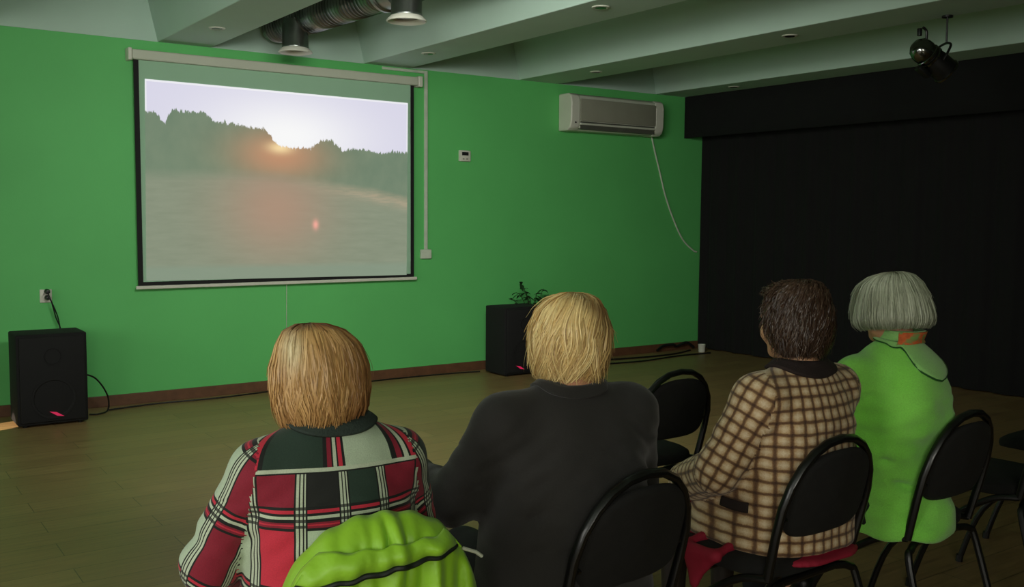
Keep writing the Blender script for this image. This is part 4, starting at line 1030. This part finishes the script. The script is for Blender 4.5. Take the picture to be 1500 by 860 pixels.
# ------------------------------------------------------------------ green nylon jacket over the first chair
e = empty('draped_jacket', (.975, 2.05, 0), R(-10), 'bright lime green nylon jacket hung over the chair back of the woman in plaid', 'jacket')
def arch(x):
    a = min(1, abs(x) / .232); return .592 + .275 * (1 - a ** 2.3) ** (1 / 2.3)
FA = [1.0]
def drape(u, v):
    # v 0 = lower hem on the viewer's side, .6 = over the frame, 1 = hem behind the sitter
    uu = u * 2 - 1; top = .62
    if v < top: t = (top - v) / top; side = -1
    else: t = (v - top) / (1 - top); side = 1
    x = uu * (.215 + .03 * t * (side < 0))
    zt = arch(uu * .228)
    ln = (.50 if side < 0 else .2)
    drop = t * (zt - .40 if side < 0 else .18)
    yt = -.165 - .097 * (zt - .45) / .422
    r_ = .03
    bow = min(1, t * ln / .05)
    y = yt + side * (r_ * math.sin(bow * PI / 2)) + (0 if side < 0 else .004)
    z = zt + .012 - drop - (0 if bow >= 1 else 0)
    if side < 0:
        y -= .014 * bow + .02 * math.sin(min(1, t * 2) * PI / 2) * (1 - abs(uu) ** 3)
        fold = .005 * (1 - abs(math.sin(uu * 9 + 2 + t))) * 2.2 + .010 * math.sin(uu * 13 + 1.2 + t * 2) + .006 * math.sin(uu * 31 + 4 * t) + .006 * mnoise.noise(Vector((uu * 5, t * 4, 3)))
        g = math.exp(-((uu - .02) / .16) ** 2) * math.exp(-((t - .12) / .12) ** 2)
        fold *= FA[0]; g *= FA[0]; y -= fold * min(1, .25 + t * 2.2) - .016 * g * math.cos(uu * 34)
    z += .002 + .003 * math.sin(uu * 22 + 1) * (1 - t)
    return (x, y, z)
MB().grid(drape, 120, 70).build('shell', M['nylon'], e, True, solid=.006, soff=0, sharp=0)
def onfront(uu, t, off):
    FA[0] = .3; p = drape((uu + 1) / 2, .62 * (1 - t)); FA[0] = 1.0; return (p[0], p[1] - off - .011, p[2])
def band(u, v):  # turned-back collar band with a dark zip along its lower edge
    uu = -.93 + 1.70 * u; t0 = .235 - .045 * u ** 1.5 - .02 * math.sin(u * PI); 
    z0 = .82 + .015 * u; h = .065 - .035 * u
    # find t so that the height is z0 - v*h
    zt = arch(uu * .228) + .012; zz = z0 - v * h; t = max(.02, (zt - zz) / (zt - .388))
    p = onfront(uu, t, .010 + .012 * math.sin(v * PI) + .004 * math.sin(u * 25) * math.sin(v * PI)); return p
MB().grid(band, 90, 12).build('collar_band', M['nylon'], e, True, solid=.005, sharp=0)
zp = [Vector(band(i / 60, 1.0)) + Vector((0, -.006, -.002)) for i in range(59)]
MB().tube(zp, [.0035 + .003 * math.sin(PI * i / 58) for i in range(59)], 8).build('zipper', M['zip'], e, True)
tg = [Vector(band(1, .4)) + Vector((.0, -.01, 0)), Vector(band(1, .4)) + Vector((.03, -.012, -.012)), Vector(band(1, .4)) + Vector((.045, -.01, -.024))]
MB().tube(tg, .004, 6).build('drawcord', M['case'], e, True)

# ------------------------------------------------------------------ light
def area(name, loc, rot_, sx, sy, power, col):
    l = bpy.data.lights.new(name, 'AREA'); l.shape = 'RECTANGLE'; l.size = sx; l.size_y = sy; l.energy = power; l.color = col
    o = bpy.data.objects.new(name, l); COL.objects.link(o); o.location = loc; o.rotation_euler = rot_; return o
area('window_light', (XL + .05, 4.5, 1.7), (0, R(-90), 0), 1.5, 2.1, 34, (.98, 1, .96))
area('window_light', (XL + .05, 1.1, 1.7), (0, R(-90), 0), 1.5, 2.1, 66, (1, .99, .92))
rl = area('fill_light', (-1.9, -2.4, 2.2), (0, 0, 0), 1.8, 1.2, 76, (1, .97, .86)); rl.rotation_euler = (Vector((3.4, 8, 1.4)) - rl.location).to_track_quat('-Z', 'Y').to_euler()
rl = area('fill_light', (1.9, 3.3, 2.7), (0, 0, 0), 1.6, .4, 43, (.98, 1, .93)); rl.rotation_euler = (Vector((4.9, 8, .7)) - rl.location).to_track_quat('-Z', 'Y').to_euler(); rl.data.spread = R(115)  # added lamp, unseen; brightens the wall and floor, not the sitters' backs
sp = bpy.data.lights.new('sun_patch', 'SPOT'); sp.energy = 4000; sp.spot_size = R(2.6); sp.spot_blend = .4; sp.color = (1, .78, .62); sp.shadow_soft_size = .01
so = bpy.data.objects.new('sun_patch', sp); COL.objects.link(so); so.location = (XL + .3, 5.2, 2.3)
so.rotation_euler = (Vector((.97, 7.62, 0)) - so.location).to_track_quat('-Z', 'Y').to_euler()
w = bpy.data.worlds.new('world'); scn.world = w; w.use_nodes = True
w.node_tree.nodes['Background'].inputs[0].default_value = (.5, .55, .6, 1); w.node_tree.nodes['Background'].inputs[1].default_value = .3

# ------------------------------------------------------------------ camera
cam = bpy.data.cameras.new('camera'); co = bpy.data.objects.new('camera', cam); COL.objects.link(co)
cam.sensor_fit = 'HORIZONTAL'; cam.sensor_width = 36; cam.lens = 1436.04 / 1500 * 36; cam.clip_start = .05
yaw, pitch, roll = .610922576, .0785967985, .00734508177
f = Vector((math.sin(yaw) * math.cos(pitch), math.cos(yaw) * math.cos(pitch), -math.sin(pitch))); r_ = Vector((math.cos(yaw), -math.sin(yaw), 0)); u_ = r_.cross(f)
r2 = r_ * math.cos(roll) + u_ * math.sin(roll); u2 = -r_ * math.sin(roll) + u_ * math.cos(roll)
mt = Matrix((r2, u2, -f)).transposed().to_4x4(); mt.translation = Vector((0, 0, 1.5)); co.matrix_world = mt
scn.camera = co
scn.view_settings.view_transform = 'Standard'; scn.view_settings.look = 'None'; scn.view_settings.exposure = 0; scn.view_settings.gamma = 1
scn.cycles.max_bounces = 8; scn.cycles.diffuse_bounces = 5; scn.cycles.use_denoising = True
